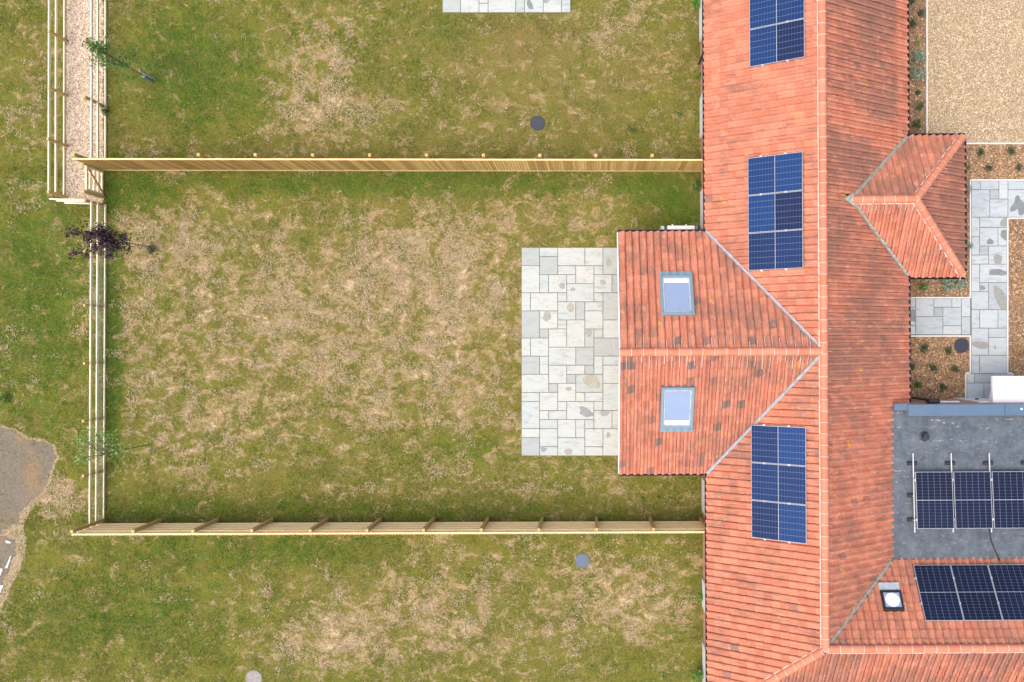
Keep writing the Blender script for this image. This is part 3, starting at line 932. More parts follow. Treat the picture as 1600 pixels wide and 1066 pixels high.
TILE_BUDGET = [300]
def roof_slope(O, kind, slope, u0, u1, rows, clips, deck, dirt, singles=False, dirt_fn=None, tone=0.0):
    """clips: list of (cx, cy, nx, ny) half planes in plan that the tiles keep to"""
    U, V, N = frame(kind, slope)
    O = Vector(O)
    mb = MB(); mb.poly([(p[0], p[1], p[2] - .012) for p in deck])
    part = hpart(mb, 'roof_slope', MAT['deck'])
    mb = MB()
    B3 = Matrix((U, V, N)).transposed()
    ncol = int((u1 - u0) / TW) + 1
    for i in range(ncol):
        for j in range(rows):
            base = O + U * (u0 + i * TW) + V * (j * TG)
            cen = base + U * (TW / 2) + V * (TG / 2)
            dmin = 1e9; bad = False
            for (cx, cy, nx, ny) in clips:
                d = (cen.x - cx) * nx + (cen.y - cy) * ny
                dmin = min(dmin, d)
                if d < -.26: bad = True
            if bad: continue
            need = dmin < .32
            tv = random.random() * (1.0 if singles else .975)
            if singles and TILE_BUDGET[0] > 0 and not need:
                TILE_BUDGET[0] -= 1
                o = link('tile', VARIANTS[random.choice([q for q in range(24) if kind == 'S' or q not in (14, 23)])], part)
                M = B3.to_4x4(); M.translation = base
                o.matrix_local = M
                continue
            dd = dirt if dirt_fn is None else dirt_fn(cen, dirt)
            polys = tile_polys(jitter()); made = []
            for p in polys:
                w = [tuple(base + U * q[0] + V * q[1] + N * q[2]) for q in p]
                if need:
                    for cl in clips:
                        w = clip_poly(w, *cl)
                        if len(w) < 3: break
                if len(w) >= 3: made.append(w)
            if singles and TILE_BUDGET[0] > 0 and len(made) > 3:
                TILE_BUDGET[0] -= 1
                m2 = MB()
                for w in made: m2.poly([tuple(Vector(q) - base) for q in w], tv=tv, td=dd, ax=float(kind in 'NS'))
                o = link('tile', m2.mesh('tile', MAT['clay_tile']), part); o.location = base
                continue
            for w in made: mb.poly(w, tv=tv, td=dd, ax=float(kind in 'NS'))
    if mb.f:
        t_ = mb.build('roof_tiles', MAT['clay_tile'], part)
        t_['kind'] = 'stuff'
        # weld shared edges so each roll shades round
        import bmesh
        bm = bmesh.new(); bm.from_mesh(t_.data)
        bmesh.ops.remove_doubles(bm, verts=bm.verts, dist=1e-5)
        for f in bm.faces: f.smooth = True
        for e in bm.edges:
            if len(e.link_faces) == 2 and e.calc_face_angle(0) > .7: e.smooth = False
        bm.to_mesh(t_.data); bm.free()
    return part, (O, U, V, N)

def line_clip(p, q, side, back=0.0):
    """half plane left (+1) or right (-1) of p->q, moved back by that many metres"""
    dx, dy = q[0] - p[0], q[1] - p[1]; L = math.hypot(dx, dy)
    nx, ny = -dy / L * side, dx / L * side
    return (p[0] + nx * back, p[1] + ny * back, nx, ny)

cl_ = 1 / math.sqrt(1 + SL * SL)
rows_main = int(math.ceil((XR - XWE) / cl_ / TG)) + 1
YN, YS = 3.476, -4.082
apex = (XR, YREAR)
NTOP = 13.3
SLSE = 0.7245
YSEs = YSE - (HR - HE) / SLSE
GV = .04                        # tiles stop short of a valley gutter
# west slope, north and south of the rear wing
roof_slope((XWE, NTOP, HE), 'W', SL, 0, NTOP + 1.0, rows_main, [line_clip((XWE, YN), apex, 1, GV), (XR - .03, 0, -1, 0)],
           [(XWE, NTOP, HE), (XWE, YN, HE), (XR, YREAR, HR), (XR, NTOP, HR)], .02)
k0 = math.floor((NTOP - (-YREAR) - 2) / TW)
hipdir = (-1 / SL, -1 / SLSE)
roof_slope((XWE, NTOP, HE), 'W', SL, TW * int((NTOP - 0.5) / TW), NTOP + 12.2, rows_main,
           [line_clip((XWE, YS), apex, -1, GV), (XR - .03, 0, -1, 0), line_clip((XR, YSE), (XR + hipdir[0], YSE + hipdir[1]), -1, .0)],
           [(XWE, YS, HE), (XWE, YSEs, HE), (XR, YSE, HR), (XR, YREAR, HR)], .05)
# east slope
PYr, PXa, PXe, PHr, PYn, PYs, PXE = 4.273, 7.66, 9.63, 3.82, 6.465, 2.081, 11.64
def east_dirt(c, d):
    if c.x > 9.45 and c.y > 6.6: return .0
    return d + .06 * math.sin(c.y * 1.3) - .3 * math.exp(-((c.y - 7.0 + (c.x - 7) * .35) / .55) ** 4)
rm = (XR + .03, 0, 1, 0)
deckE = [(XEE, -3, HE), (XEE, PYs, HE), (PXa, PYr, PHr), (XEE, PYn, HE), (XEE, NTOP, HE), (XR, NTOP, HR), (XR, -3, HR)]
o_e = (XEE, -12, HE)
roof_slope(o_e, 'E', SL, TW * math.ceil((12 + PYr) / TW), 12 + NTOP, rows_main, [line_clip((PXa, PYr), (XEE, PYn), 1, GV), rm], deckE[2:6] + [(XR, PYr, HR)], .19, dirt_fn=east_dirt)
roof_slope(o_e, 'E', SL, TW * math.ceil((12 - 2.2) / TW), TW * math.ceil((12 + PYr) / TW) - TW * .5, rows_main, [line_clip((PXa, PYr), (XEE, PYs), -1, GV), rm], [(XEE, -2.2, HE), (XEE, PYs, HE), (PXa, PYr, PHr), (XR, PYr, HR), (XR, -2.2, HR)], .16)
val_se = (XR + (HR - HE) / SL, YSE + (HR - HE) / SLSE)
roof_slope(o_e, 'E', SL, 0, TW * math.ceil((12 - 2.2) / TW) - TW * .5, rows_main, [line_clip((XR, YSE), val_se, 1, GV), rm], [(XEE, YSE + (HR - HE) / SLSE, HE), (XEE, -2.2, HE), (XR, -2.2, HR), (XR, YSE, HR)], .10)
# rear wing
XV = 0.73
sn, ss = (HR - HE) / (YN - YREAR), (HR - HE) / (YREAR - YS)
rr_n = int(math.ceil((YN - YREAR) * math.sqrt(1 + sn * sn) / TG)) + 1
rr_s = int(math.ceil((YREAR - YS) * math.sqrt(1 + ss * ss) / TG)) + 1
S_REAR = roof_slope((XV, YS, HE), 'S', ss, 0, XR - XV, rr_s, [line_clip((XWE, YS), apex, 1, GV), (0, YREAR - .03, 0, -1)], [(XV, YS, HE), (XWE, YS, HE), (XR, YREAR, HR), (XV, YREAR, HR)], .10, singles=True)[1]
N_REAR = roof_slope((XV + TW * 28, YN, HE), 'N', sn, 0, TW * 27.6, rr_n, [line_clip((XWE, YN), apex, -1, GV), (0, YREAR + .03, 0, 1)], [(XWE, YN, HE), (XV, YN, HE), (XV, YREAR, HR), (XR, YREAR, HR)], .10, singles=True)[1]
# south-east wing
XEND = 16.2
rs = int(math.ceil((HR - HE) / SLSE * math.sqrt(1 + SLSE ** 2) / TG)) + 1
N_SE = roof_slope((XEND, YSE + (HR - HE) / SLSE, HE), 'N', SLSE, 0, XEND - XR, rs, [line_clip((XR, YSE), val_se, -1, GV), (0, YSE + .03, 0, 1)], [(XEND, YSE + (HR - HE) / SLSE, HE), (XEE, YSE + (HR - HE) / SLSE, HE), (XR, YSE, HR), (XEND, YSE, HR)], .10)[1]
S_SE = roof_slope((XR - 4, YSEs, HE), 'S', SLSE, 0, XEND - XR + 4, rs, [line_clip((XR, YSE), (XR + hipdir[0], YSE + hipdir[1]), 1, .0), (0, YSE - .03, 0, -1)], [(XWE, YSEs, HE), (XEND, YSEs, HE), (XEND, YSE, HR), (XR, YSE, HR)], .16)[1]
# porch
sp = (PHr - HE) / (PYn - PYr); sp2 = (PHr - HE) / (PYr - PYs); spe = (PHr - HE) / (PXE - PXe)
rp = int(math.ceil((PYn - PYr) * math.sqrt(1 + sp * sp) / TG)) + 1
hipn = line_clip((PXe, PYr), (PXE, PYn), 1); hips = line_clip((PXe, PYr), (PXE, PYs), -1)
roof_slope((PXE, PYn, HE), 'N', sp, 0, PXE - 7.4, rp, [hipn, line_clip((PXa, PYr), (XEE, PYn), -1, GV), (0, PYr + .03, 0, 1)], [(PXE, PYn, HE), (XEE, PYn, HE), (PXa, PYr, PHr), (PXe, PYr, PHr)], .20)
roof_slope((7.4, PYs, HE), 'S', sp2, 0, PXE - 7.4, rp, [hips, line_clip((PXa, PYr), (XEE, PYs), 1, GV), (0, PYr - .03, 0, -1)], [(XEE, PYs, HE), (PXE, PYs, HE), (PXe, PYr, PHr), (PXa, PYr, PHr)], .06)
hn2 = (hipn[0], hipn[1], -hipn[2], -hipn[3]); hs2 = (hips[0], hips[1], -hips[2], -hips[3])
roof_slope((PXE, PYs, HE), 'E', spe, 0, PYn - PYs, rp, [hn2, hs2], [(PXE, PYs, HE), (PXE, PYn, HE), (PXe, PYr, PHr)], .26)

# ---- valley gutters
def valley(p, q, mat, w=.05):
    mb = MB()
    p, q = Vector(p), Vector(q)
    d = (q - p); n = 14; sd = Vector((d.y, -d.x, 0)).normalized()
    A, C, B = [], [], []
    for i in range(n + 1):
        c = p + d * (i / n); w2 = w * (1 + .12 * math.sin(i * 2.3))
        A.append(c + sd * w2 + Vector((0, 0, .075))); C.append(c + Vector((0, 0, .030))); B.append(c - sd * w2 + Vector((0, 0, .075)))
    for i in range(n):
        mb.poly([A[i + 1], A[i], C[i], C[i + 1]]); mb.poly([C[i + 1], C[i], B[i], B[i + 1]])
    return hpart(mb, 'valley_gutter', mat)
valley((XWE - .03, YN + .04, HE), (XR - .1, YREAR + .12, HR - .06), MAT['lead_white'], .046)
valley((XWE - .03, YS - .04, HE), (XR - .1, YREAR - .12, HR - .06), MAT['lead_white'], .046)
valley((XEE + .02, PYn + .02, HE), (PXa, PYr, PHr), MAT['lead_moss'], .052)
valley((XEE + .02, PYs - .02, HE), (PXa, PYr, PHr), MAT['lead_moss'], .052)
valley((XR + .12, YSE + .108, HR - .08), (9.12, YSE + (9.12 - XR) * SL / SLSE, HR - (9.12 - XR) * SL), MAT['lead_moss'], .05)

# ---- ridges and hips: a mortar bed with half-round tiles on it
def ridge(p, q, tl, streaks=(), bed_side=(1, 1), z=.015, rad=.125, st_p=.75, st_len=(.08, .26)):
    p, q = Vector(p), Vector(q)
    d = q - p; L = d.length; d.normalize()
    side = d.cross(Vector((0, 0, 1))).normalized(); up = side.cross(d)
    n = max(1, round(L / tl)); t = L / n
    bed = MB()
    def ring(c, r, w):
        seg = 12; pts = []
        for k in range(seg + 1):
            a = math.radians(-86 + 172 * k / seg)
            o = side * math.sin(a) + up * math.cos(a)
            wob = 1 + random.uniform(-.25, .35)
            pts.append((c - d * (w / 2 * wob) + o * r, c + d * (w / 2 * wob) + o * r))
        for k in range(seg): bed.poly([pts[k][0], pts[k][1], pts[k + 1][1], pts[k + 1][0]])
    for i in range(n + 1): ring(p + d * (t * i) + up * z, rad + .0045, .015)
    for s, on in zip((1, -1), bed_side):
        if on:
            for i in range(n):
                c0 = p + d * (t * i) + side * (s * (rad + .008)) - up * .008; c1 = c0 + d * t
                bed.bar(c0, c1, .024 * random.uniform(.5, 1.4), .05)
    for (fr, usgn) in streaks:
        O, U, V, N = fr
        i0 = int(math.floor((p - O).dot(U) / TW)); i1 = int(math.floor((q - O).dot(U) / TW))
        for i in range(min(i0, i1), max(i0, i1) + 1):
            if random.random() > st_p: continue
            u = (i + .86) * TW
            base = O + U * u
            vr = (p - O).dot(V)
            ln = random.uniform(*st_len)
            a_, b_ = base + V * (vr - rad - ln) + N * .046, base + V * (vr - rad + .03) + N * .050
            bed.bar(a_, b_, random.uniform(.006, .018), .014, up=N)
    core = MB(); core.bar(p - up * .03 + d * .01, q - up * .03 - d * .01, .16, .05)
    part = hpart(core, 'ridge', MAT['mortar'])
    bed.build('mortar', MAT['mortar'], part)['kind'] = 'stuff'
    m = MB(); seg = 12
    rings = []
    for x, r in ((.006, rad), (t - .006, rad - .004)):
        rings.append([(x, -r * math.sin(math.radians(-88 + 176 * k / seg)), r * math.cos(math.radians(-88 + 176 * k / seg))) for k in range(seg + 1)])
    n0 = len(m.v)
    m.v.extend(rings[0] + rings[1])
    for k in range(seg): m.f.append((k + 1, k, seg + 1 + k, seg + 2 + k))
    for rr_ in (rings[0], rings[1]):
        nb = len(m.v); m.v.extend(rr_ + [(v[0], v[1] * .86, v[2] * .86 - .004) for v in rr_])
        for k in range(seg): m.f.append((nb + k, nb + k + 1, nb + seg + 2 + k, nb + seg + 1 + k))
    me = m.mesh('ridge_tile', MAT['ridge_clay'], True)
    M3 = Matrix((d, -side, up)).transposed().to_4x4()
    for i in range(n):
        o = link('ridge_tile', me, part)
        M = M3 @ Matrix.Rotation(random.uniform(-.012, .012), 4, 'Z')
        M.translation = p + d * (t * i) + up * (z + random.uniform(-.002, .005)) + side * random.uniform(-.004, .004)
        o.matrix_local = M
    return part
UW, VW, NW = frame('W', SL); UE, VE, NE = frame('E', SL)
W_FR = (Vector((XWE, NTOP, HE)), UW, VW, NW); E_FR = (Vector(o_e), UE, VE, NE)
ridge((XR, NTOP, HR), (XR, YSE - .02, HR), .334, [(E_FR, 1)], (1, 0), st_p=.5, st_len=(.03, .15))
ridge((XV - .02, YREAR, HR), (XR - .08, YREAR, HR), .352, [(S_REAR, 1), (N_REAR, 1)], (0, 0), st_p=.92, st_len=(.18, .48))
ridge((XR + .06, YSE, HR), (XEND, YSE, HR), .345, [(N_SE, 1)], (1, 0), st_p=.25)
hl = 3.0
ridge((XR - .05, YSE - .05, HR - .03), (XR + hipdir[0] * 2.0, YSE + hipdir[1] * 2.0, HR - 2.0), .34, [], (1, 0))
ridge((PXa + .03, PYr, PHr), (PXe, PYr, PHr), .33, [(frame_ and ((Vector((7.4, PYs, HE)),) + frame_), 1) for frame_ in (frame('S', sp2),)], (1, 0), st_p=.9)
ridge((PXe, PYr, PHr), (PXE - .06, PYn - .06, HE + .05), .35, [], (0, 1))
ridge((PXe, PYr, PHr), (PXE - .06, PYs + .06, HE + .05), .35, [], (1, 0))
def hip_streaks(p, q, U, N, n, ln, flip):
    """mortar run out sideways from a hip along one slope"""
    mb = MB(); p, q = Vector(p), Vector(q)
    for i in range(n):
        c = p.lerp(q, (i + .5 + random.uniform(-.2, .2)) / n)
        d = U * flip
        a_ = c + d * .13 + N * .055; b_ = c + d * (.13 + random.uniform(*ln)) + N * .05
        mb.bar(a_, b_, random.uniform(.008, .02), .016, up=N)
    hpart(mb, 'hip_mortar', MAT['mortar'])['kind'] = 'stuff'
fe = frame('E', spe); fs_ = frame('S', sp2); fn_ = frame('N', sp)
hip_streaks((PXe, PYr, PHr), (PXE, PYn, HE), (-fe[1]), fe[2], 9, (.08, .22), 1)
hip_streaks((PXe, PYr, PHr), (PXE, PYs, HE), (-fe[1]), fe[2], 8, (.08, .2), 1)
hip_streaks((PXe, PYr, PHr), (PXE, PYs, HE), (-fs_[1]), fs_[2], 7, (.1, .25), 1)
hip_streaks((PXe, PYr, PHr), (PXE, PYn, HE), (-fn_[1]), fn_[2], 6, (.1, .3), 1)

mb = MB()                                                # lead saddle where the porch ridge dies into the main slope
for sy in (-1, 1):
    mb.poly([(PXa - .26, PYr, HR - (PXa - .26 - XR) * SL + .10), (PXa + .10, PYr + sy * .20, HR - (PXa + .10 - XR) * SL + .10), (PXa + .14, PYr, PHr + .10)][::sy])
hpart(mb, 'lead_saddle', MAT['lead_moss'])
for (cx, cy, cz) in ((XR, YSE, HR), (PXe, PYr, PHr), (XR - .02, YREAR, HR)):
    mb = MB(); mb.cyl((cx, cy), .125, cz - .05, cz + .11, 14, .10); mb.cyl((cx, cy), .10, cz + .109, cz + .145, 14, .02)
    hpart(mb, 'ridge_cap', MAT['ridge_clay'], smooth=True)

# ---- walls under the eaves, with the door and window frames that show beyond them
def wallbox(name, x0, x1, y0, y1, z1, mat='brickwork'):
    mb = MB(); mb.box(x0, x1, y0, y1, 0, z1); return hpart(mb, name, MAT[mat])
wallbox('wall', XW, 9.62, YSEs + .2, NTOP - .2, HE - .04)
wallbox('wall', XV + .1, XW - .002, YS + .2, YN - .2, HE - .04)
wallbox('wall', 9.622, PXE - .25, PYs + .25, PYn - .25, HE - .04)
wallbox('wall', 9.622, XEND, YSEs + .2, -6.2, HE - .04)
YPAR = -1.95
wallbox('wall', 9.622, XEND, -6.198, YPAR, 2.80)
gb = MB()                                                # gable of the rear wing
gb.poly([(XV + .098, YS + .2, HE - .05), (XV + .098, YN - .2, HE - .05), (XV + .098, YREAR, HR - .12)])
gb.poly([(XV + .18, YN - .2, HE - .05), (XV + .18, YS + .2, HE - .05), (XV + .18, YREAR, HR - .12)])
hpart(gb, 'gable', MAT['brickwork'])
vb = MB()                                                # verge board
for (ye) in (YS, YN):
    vb.bar((XV - .012, ye, HE + .0), (XV - .012, YREAR, HR + .0), .03, .09)
hpart(vb, 'verge', MAT['white_plastic'])
def wall_opening(py0, py1, name):
    y0, y1 = at(0, py1).y, at(0, py0).y
    mb = MB(); mb.box(XW - .045, XW + .02, y0, y1, .06, 2.12)
    f = hpart(mb, name, MAT['white_paint'])
    n = max(1, round((y1 - y0) / .62)); w = (y1 - y0) / n
    for i in range(n):
        mb = MB(); mb.box(XW - .052, XW - .046, y0 + i * w + .07, y0 + (i + 1) * w - .07, .95, 2.03)
        p = mb.build('pane', MAT['roof_glass'], f)
for q in [(-10, 66, 'patio_door'), (155, 217, 'patio_door'), (300, 366, 'patio_door'), (745, 796, 'window'), (902, 946, 'window'), (1002, 1066, 'patio_door')]: wall_opening(*q)

# ---- gutters and pipes
def gutter(p, q, r=.058):
    mb = MB(); p, q = Vector(p), Vector(q)
    d = (q - p).normalized(); s = d.cross(Vector((0, 0, 1)))
    pts = [[], []]; seg = 7
    for e, c in enumerate((p, q)):
        for k in range(seg + 1):
            a = math.pi * k / seg
            pts[e].append(c + s * math.cos(a) * r - Vector((0, 0, math.sin(a) * r)))
    for k in range(seg):
        mb.poly([pts[0][k], pts[1][k], pts[1][k + 1], pts[0][k + 1]])
        i0, i1 = [(c - (p if e == 0 else q)) * 1.0 for e, c in enumerate((pts[0][k], pts[1][k]))]
    for k in (0, seg):
        mb.bar(pts[0][k], pts[1][k], .012, .012)
    return hpart(mb, 'gutter', MAT['black_plastic'])
gz = HE - .015
gutter((XWE - .025, NTOP, gz), (XWE - .025, YN + .03, gz)); gutter((XWE - .025, YS - .03, gz), (XWE - .025, YSEs, gz))
gutter((XV, YN + .05, gz), (XWE - .03, YN + .05, gz)); gutter((XV, YS - .05, gz), (XWE - .03, YS - .05, gz))
gutter((XEE + .05, NTOP, gz), (XEE + .05, PYn + .05, gz)); gutter((XEE + .05, PYs - .05, gz), (XEE + .05, YPAR + .02, gz))
gutter((XEE, PYn + .05, gz), (PXE + .09, PYn + .05, gz)); gutter((XEE, PYs - .05, gz), (PXE + .09, PYs - .05, gz)); gutter((PXE + .05, PYn, gz), (PXE + .05, PYs, gz))
def downpipe(px, py):
    y = at(0, py).y
    mb = MB(); mb.tube([(XWE - .02, y, HE - .06), (XW - .07, y - .06, HE - .45), (XW - .05, y - .1, HE - .6), (XW - .05, y - .1, .02)], [.036] * 4, 8)
    hpart(mb, 'downpipe', MAT['black_plastic'])
downpipe(1100, 95)
mb = MB(); mb.tube([(XW - .05, 3.05, HE - .5), (XW - .05, 3.05, .02)], [.036] * 2, 8); hpart(mb, 'downpipe', MAT['white_plastic'])

# ---- flat roof of the link
HF = 2.885
fr_b = MB(); fr_b.box(8.7, XEND, -7.0, YPAR - .002, 2.801, HF)
flat_roof = hpart(fr_b, 'flat_roof', MAT['roof_felt'])
def hl_at(px, py, h):
    return HMI @ at(px, py, h)
ed = [653, 664.5, 689, 736, 812, 890]
for i in range(5):
    y0 = hl_at(1500, ed[i + 1], HF).y; y1 = hl_at(1500, ed[i], HF).y
    mb = MB(); z = HF + .004 + .003 * (i % 2)
    mb.box(8.72, XEND - .05, y0 - .04 * (i % 2), y1 + .04 * (i % 2), HF - .01, z)
    mb.build('felt_sheet', MAT['roof_felt'], flat_roof)
def smear(pxs, z, seed, mat='felt_bloom'):
    rr = random.Random(seed)
    sub = []
    for (x0, x1, y, hgt) in pxs:
        for _ in range(max(2, int((x1 - x0) / 4))):
            c_ = rr.uniform(x0, x1); l_ = rr.uniform(1.0, 5.5); sub.append((c_ - l_ / 2, c_ + l_ / 2, y + rr.gauss(0, .45), hgt * rr.uniform(.15, .75)))
    for (x0, x1, y, hgt) in sub:
        top, bot = [], []
        n = max(4, int((x1 - x0) / 2))
        for k in range(n + 1):
            x = x0 + (x1 - x0) * k / n; e = math.sin(math.pi * k / n) ** .5
            top.append(hl_at(x, y - hgt * e * rr.uniform(.2, 1), z)); bot.append(hl_at(x, y + hgt * e * rr.uniform(.2, 1), z))
        mb = MB()
        for k in range(n): mb.poly([top[k], top[k + 1], bot[k + 1], bot[k]])
        mb.build('lime_mark', MAT[mat], flat_roof)
zf = HF + .0095
smear([(1396, 1408, 667.5, 1.3), (1446, 1500, 667, .8), (1527, 1545, 669, 1.8), (1447, 1475, 656.5, 2.2), (1472, 1492, 661, 1.5), (1568, 1598, 655, 1.2), (1438, 1474, 689, .8), (1497, 1518, 689.5, 1.3),
       (1532, 1562, 690, 1.0), (1585, 1605, 689.5, .8), (1392, 1420, 736, 1.2), (1408, 1424, 745, 1.6), (1392, 1404, 754, 1.2), (1484, 1492, 686, .8), (1398, 1410, 645, 1.6)], zf, 5)
def coping_run():
    mb = MB()
    y0, y1 = YPAR + .025, YPAR - .345
    for x0, x1 in ((9.62, 12.6), (12.606, XEND)):
        mb.box(x0, x1, y1, y0, 3.04, 3.10, ch=.012)
    mb.box(9.2, 9.616, y0 - .19, y0 + .03, 3.045, 3.105, ch=.012)
    hpart(mb, 'parapet_coping', MAT['coping'])
    mb = MB(); mb.box(9.64, XEND, y1 + .03, YPAR, 2.802, 3.039); mb.box(9.24, 9.636, y0 - .16, YPAR, 2.6, 3.044)
    hpart(mb, 'parapet', MAT['brickwork'])
    c = hl_at(1596, 639, 3.1)
    mb = MB(); mb.cyl(c, .03, 3.1, 3.108, 14); hpart(mb, 'fixing_cap', MAT['white_plastic'])
coping_run()
c = hl_at(1446, 682.5, 3.0)
mb = MB(); mb.cyl(c, .16, HF + .006, HF + .03, 20, .11); mb.cyl(c, .075, HF + .02, HF + .22, 18); mb.cyl(c, .10, HF + .2, HF + .235, 18); mb.cyl(c, .055, HF + .235, HF + .26, 14, .03)
hpart(mb, 'roof_vent', MAT['iron'])
# north wall of the link: door, window, hopper and canopy
def nwall(x0p, x1p, z0, z1, name, mat, proud=.02, panes=0):
    x0, x1 = hl_at(x0p, 628, 1.2).x, hl_at(x1p, 628, 1.2).x
    mb = MB(); mb.box(x0, x1, YPAR - .02, YPAR + proud, z0, z1); o = hpart(mb, name, MAT[mat])
    w = (x1 - x0) / max(1, panes)
    for k in range(panes):
        mb = MB(); mb.box(x0 + k * w + .06, x0 + (k + 1) * w - .06, YPAR + proud, YPAR + proud + .006, z0 + .08, z1 - .08)
        mb.build('pane', MAT['roof_glass'], o)
nwall(1448, 1486, .9, 1.9, 'window', 'white_paint', .035, 2)
nwall(1511, 1551, .05, 2.1, 'front_door', 'white_paint', .03)
nwall(1527, 1531, 1.0, 1.12, 'door_knocker', 'black_plastic', .07)
x_ = hl_at(1460, 630, 2.6).x
mb = MB(); mb.box(x_ - .18, x_ + .18, YPAR + .022, YPAR + .16, 2.35, 2.62, ch=.03); mb.tube([(x_, YPAR + .09, 2.36), (x_, YPAR + .07, .02)], [.04, .04], 8)
hpart(mb, 'rainwater_hopper', MAT['black_plastic'])
x0 = hl_at(1551, 600, 2.35).x; yf = hl_at(1560, 588, 2.4).y
mb = MB(); mb.box(x0, x0 + 1.9, YPAR + .003, yf, 2.22, 2.38, ch=.02); cp = hpart(mb, 'door_canopy', MAT['white_paint'])
mb = MB()
for xx in (x0 + .15, x0 + 1.7): mb.bar((xx, YPAR + .02, 1.75), (xx, yf - .12, 2.2), .06, .06); mb.bar((xx, YPAR + .03, 1.6), (xx, YPAR + .03, 2.2), .06, .05)
mb.build('bracket', MAT['white_paint'], cp)

# ---- roof windows
def roof_window(fr, pxs, flip=False):
    """fr: slope frame; pxs: photo corners of the low edge (left, right) and the high edge (left, right)"""
    O, U, V, N = fr
    P = [onplane(x, y, O + N * .12, N) for x, y in pxs]
    us = [(p - O).dot(U) for p in P]; vs_ = [(p - O).dot(V) for p in P]
    u0, u1 = min(us), max(us)
    u0 = (sorted(us)[0] + sorted(us)[1]) / 2; u1 = (sorted(us)[2] + sorted(us)[3]) / 2
    v0, v1 = (sorted(vs_)[0] + sorted(vs_)[1]) / 2, (sorted(vs_)[2] + sorted(vs_)[3]) / 2
    M = Matrix((U, V, N)).transposed().to_4x4(); M.translation = O + N * .035
    w = .085; ap = .16
    def bx(l, name, mat, parent=None, ch=.0):
        mb = MB()
        for q in l: mb.box(*q, M=M, ch=ch)
        return mb.build(name, mat, parent, -HB if parent is house else None)
    root = bx([(u0, u0 + w, v0 + ap, v1, .0, .135), (u1 - w, u1, v0 + ap, v1, .0, .135), (u0 + w, u1 - w, v1 - w, v1, .0, .137), (u0 + w, u1 - w, v0 + ap, v0 + ap + w, .0, .137)], 'roof_window', MAT['window_grey'], house, .012)
    s = .045
    bx([(u0 + w, u0 + w + s, v0 + ap + w, v1 - w, .0, .118), (u1 - w - s, u1 - w, v0 + ap + w, v1 - w, .0, .118), (u0 + w + s, u1 - w - s, v1 - w - s, v1 - w, 0, .12), (u0 + w + s, u1 - w - s, v0 + ap + w, v0 + ap + w + s, 0, .12)], 'sash', MAT['lead'], root, .008)
    bx([(u0 + w + s, u1 - w - s, v0 + ap + w + s + .13, v1 - w - s, .02, .10)], 'pane', MAT['roof_glass'], root)
    bx([(u0 + w + s, u1 - w - s, v0 + ap + w + s, v0 + ap + w + s + .128, .02, .101)], 'blind_rail', MAT['white_paint'], root)
    mb = MB(); n = 24                                        # crinkled lead apron
    prev = None
    for k in range(n + 1):
        u = u0 + (u1 - u0) * k / n; z = .085 + .018 * math.sin((u - 0) / TW * 2 * math.pi)
        a_ = M @ Vector((u, v0, z)); b_ = M @ Vector((u, v0 + ap + .01, .10 + .25 * (z - .085)))
        if prev: mb.poly([prev[0], a_, b_, prev[1]])
        prev = (a_, b_)
    mb.build('apron', MAT['window_grey'], root, smooth=True)
    return root
roof_window(N_REAR, [(1082, 424), (1030, 424), (1085, 492), (1033, 492)])
roof_window(S_REAR, [(1031, 675), (1083, 675), (1034, 605), (1085, 605)])

def sun_tunnel(fr, px, py, w=.62, l=.62):
    O, U, V, N = fr
    p = onplane(px, py, O + N * .12, N); u, v = (p - O).dot(U), (p - O).dot(V)
    M = Matrix((U, V, N)).transposed().to_4x4(); M.translation = O + N * .03
    mb = MB(); mb.box(u - w / 2, u + w / 2, v - l / 2, v + l / 2, 0, .13, M=M, ch=.015)
    root = hpart(mb, 'sun_tunnel', MAT['black_plastic'])
    mb = MB(); q = w / 2 - .07; mb.box(u - q, u + q, v - q + .02, v + q - .02, .02, .136, M=M); mb.build('pane', MAT['roof_glass'], root)
    mb = MB(); seg = 24; n0 = 0
    for r_, z in ((q - .03, .139), (q - .07, .150), (q - .14, .156), (.02, .160)):
        for k in range(seg):
            a = 2 * math.pi * k / seg; mb.v.append(tuple(M @ Vector((u + r_ * math.cos(a), v + r_ * math.sin(a), z))))
    for i in range(3):
        for k in range(seg): mb.f.append((i * seg + k, i * seg + (k + 1) % seg, (i + 1) * seg + (k + 1) % seg, (i + 1) * seg + k))
    mb.build('diffuser', MAT['white_plastic'], root, smooth=True)
    mb = MB(); mb.box(u - w / 2, u + w / 2, v - l / 2 - .24, v - l / 2 - .002, .05, .095, M=M); mb.build('apron', MAT['lead'], root)
sun_tunnel(N_SE, 1394, 938)

# ------------------------------------------------------------------ solar panels
PW, PL = 1.134, 1.722
def panel_meshes():
    m = {}
    b = MB(); t, w = .035, .011
    b.box(0, PW, 0, w, 0, t); b.box(0, PW, PL - w, PL, 0, t); b.box(0, w, w, PL - w, 0, t); b.box(PW - w, PW, w, PL - w, 0, t)
    m['frame'] = b.mesh('frame', MAT['frame_silver'])
    b = MB(); b.box(w, PW - w, w, PL - w, .004, .0285); m['backsheet'] = b.mesh('backsheet', MAT['frame_silver'])
    b = MB(); b.box(0, 1.106, 0, .840, 0, .004); m['cell_half'] = b.mesh('cell_half', MAT['solar_cells']); m['navy'] = b.mesh('cell_half', MAT['solar_cells_navy'])
    b = MB(); b.box(-.035, .035, -.02, .022, .028, .046); m['clamp'] = b.mesh('clamp', MAT['aluminium'])
    b = MB(); b.box(-.02, .02, -.06, PL * 0 + .06, 0, .03); m['stub'] = b.mesh('rail_stub', MAT['aluminium'])
    return m
PM = panel_meshes()
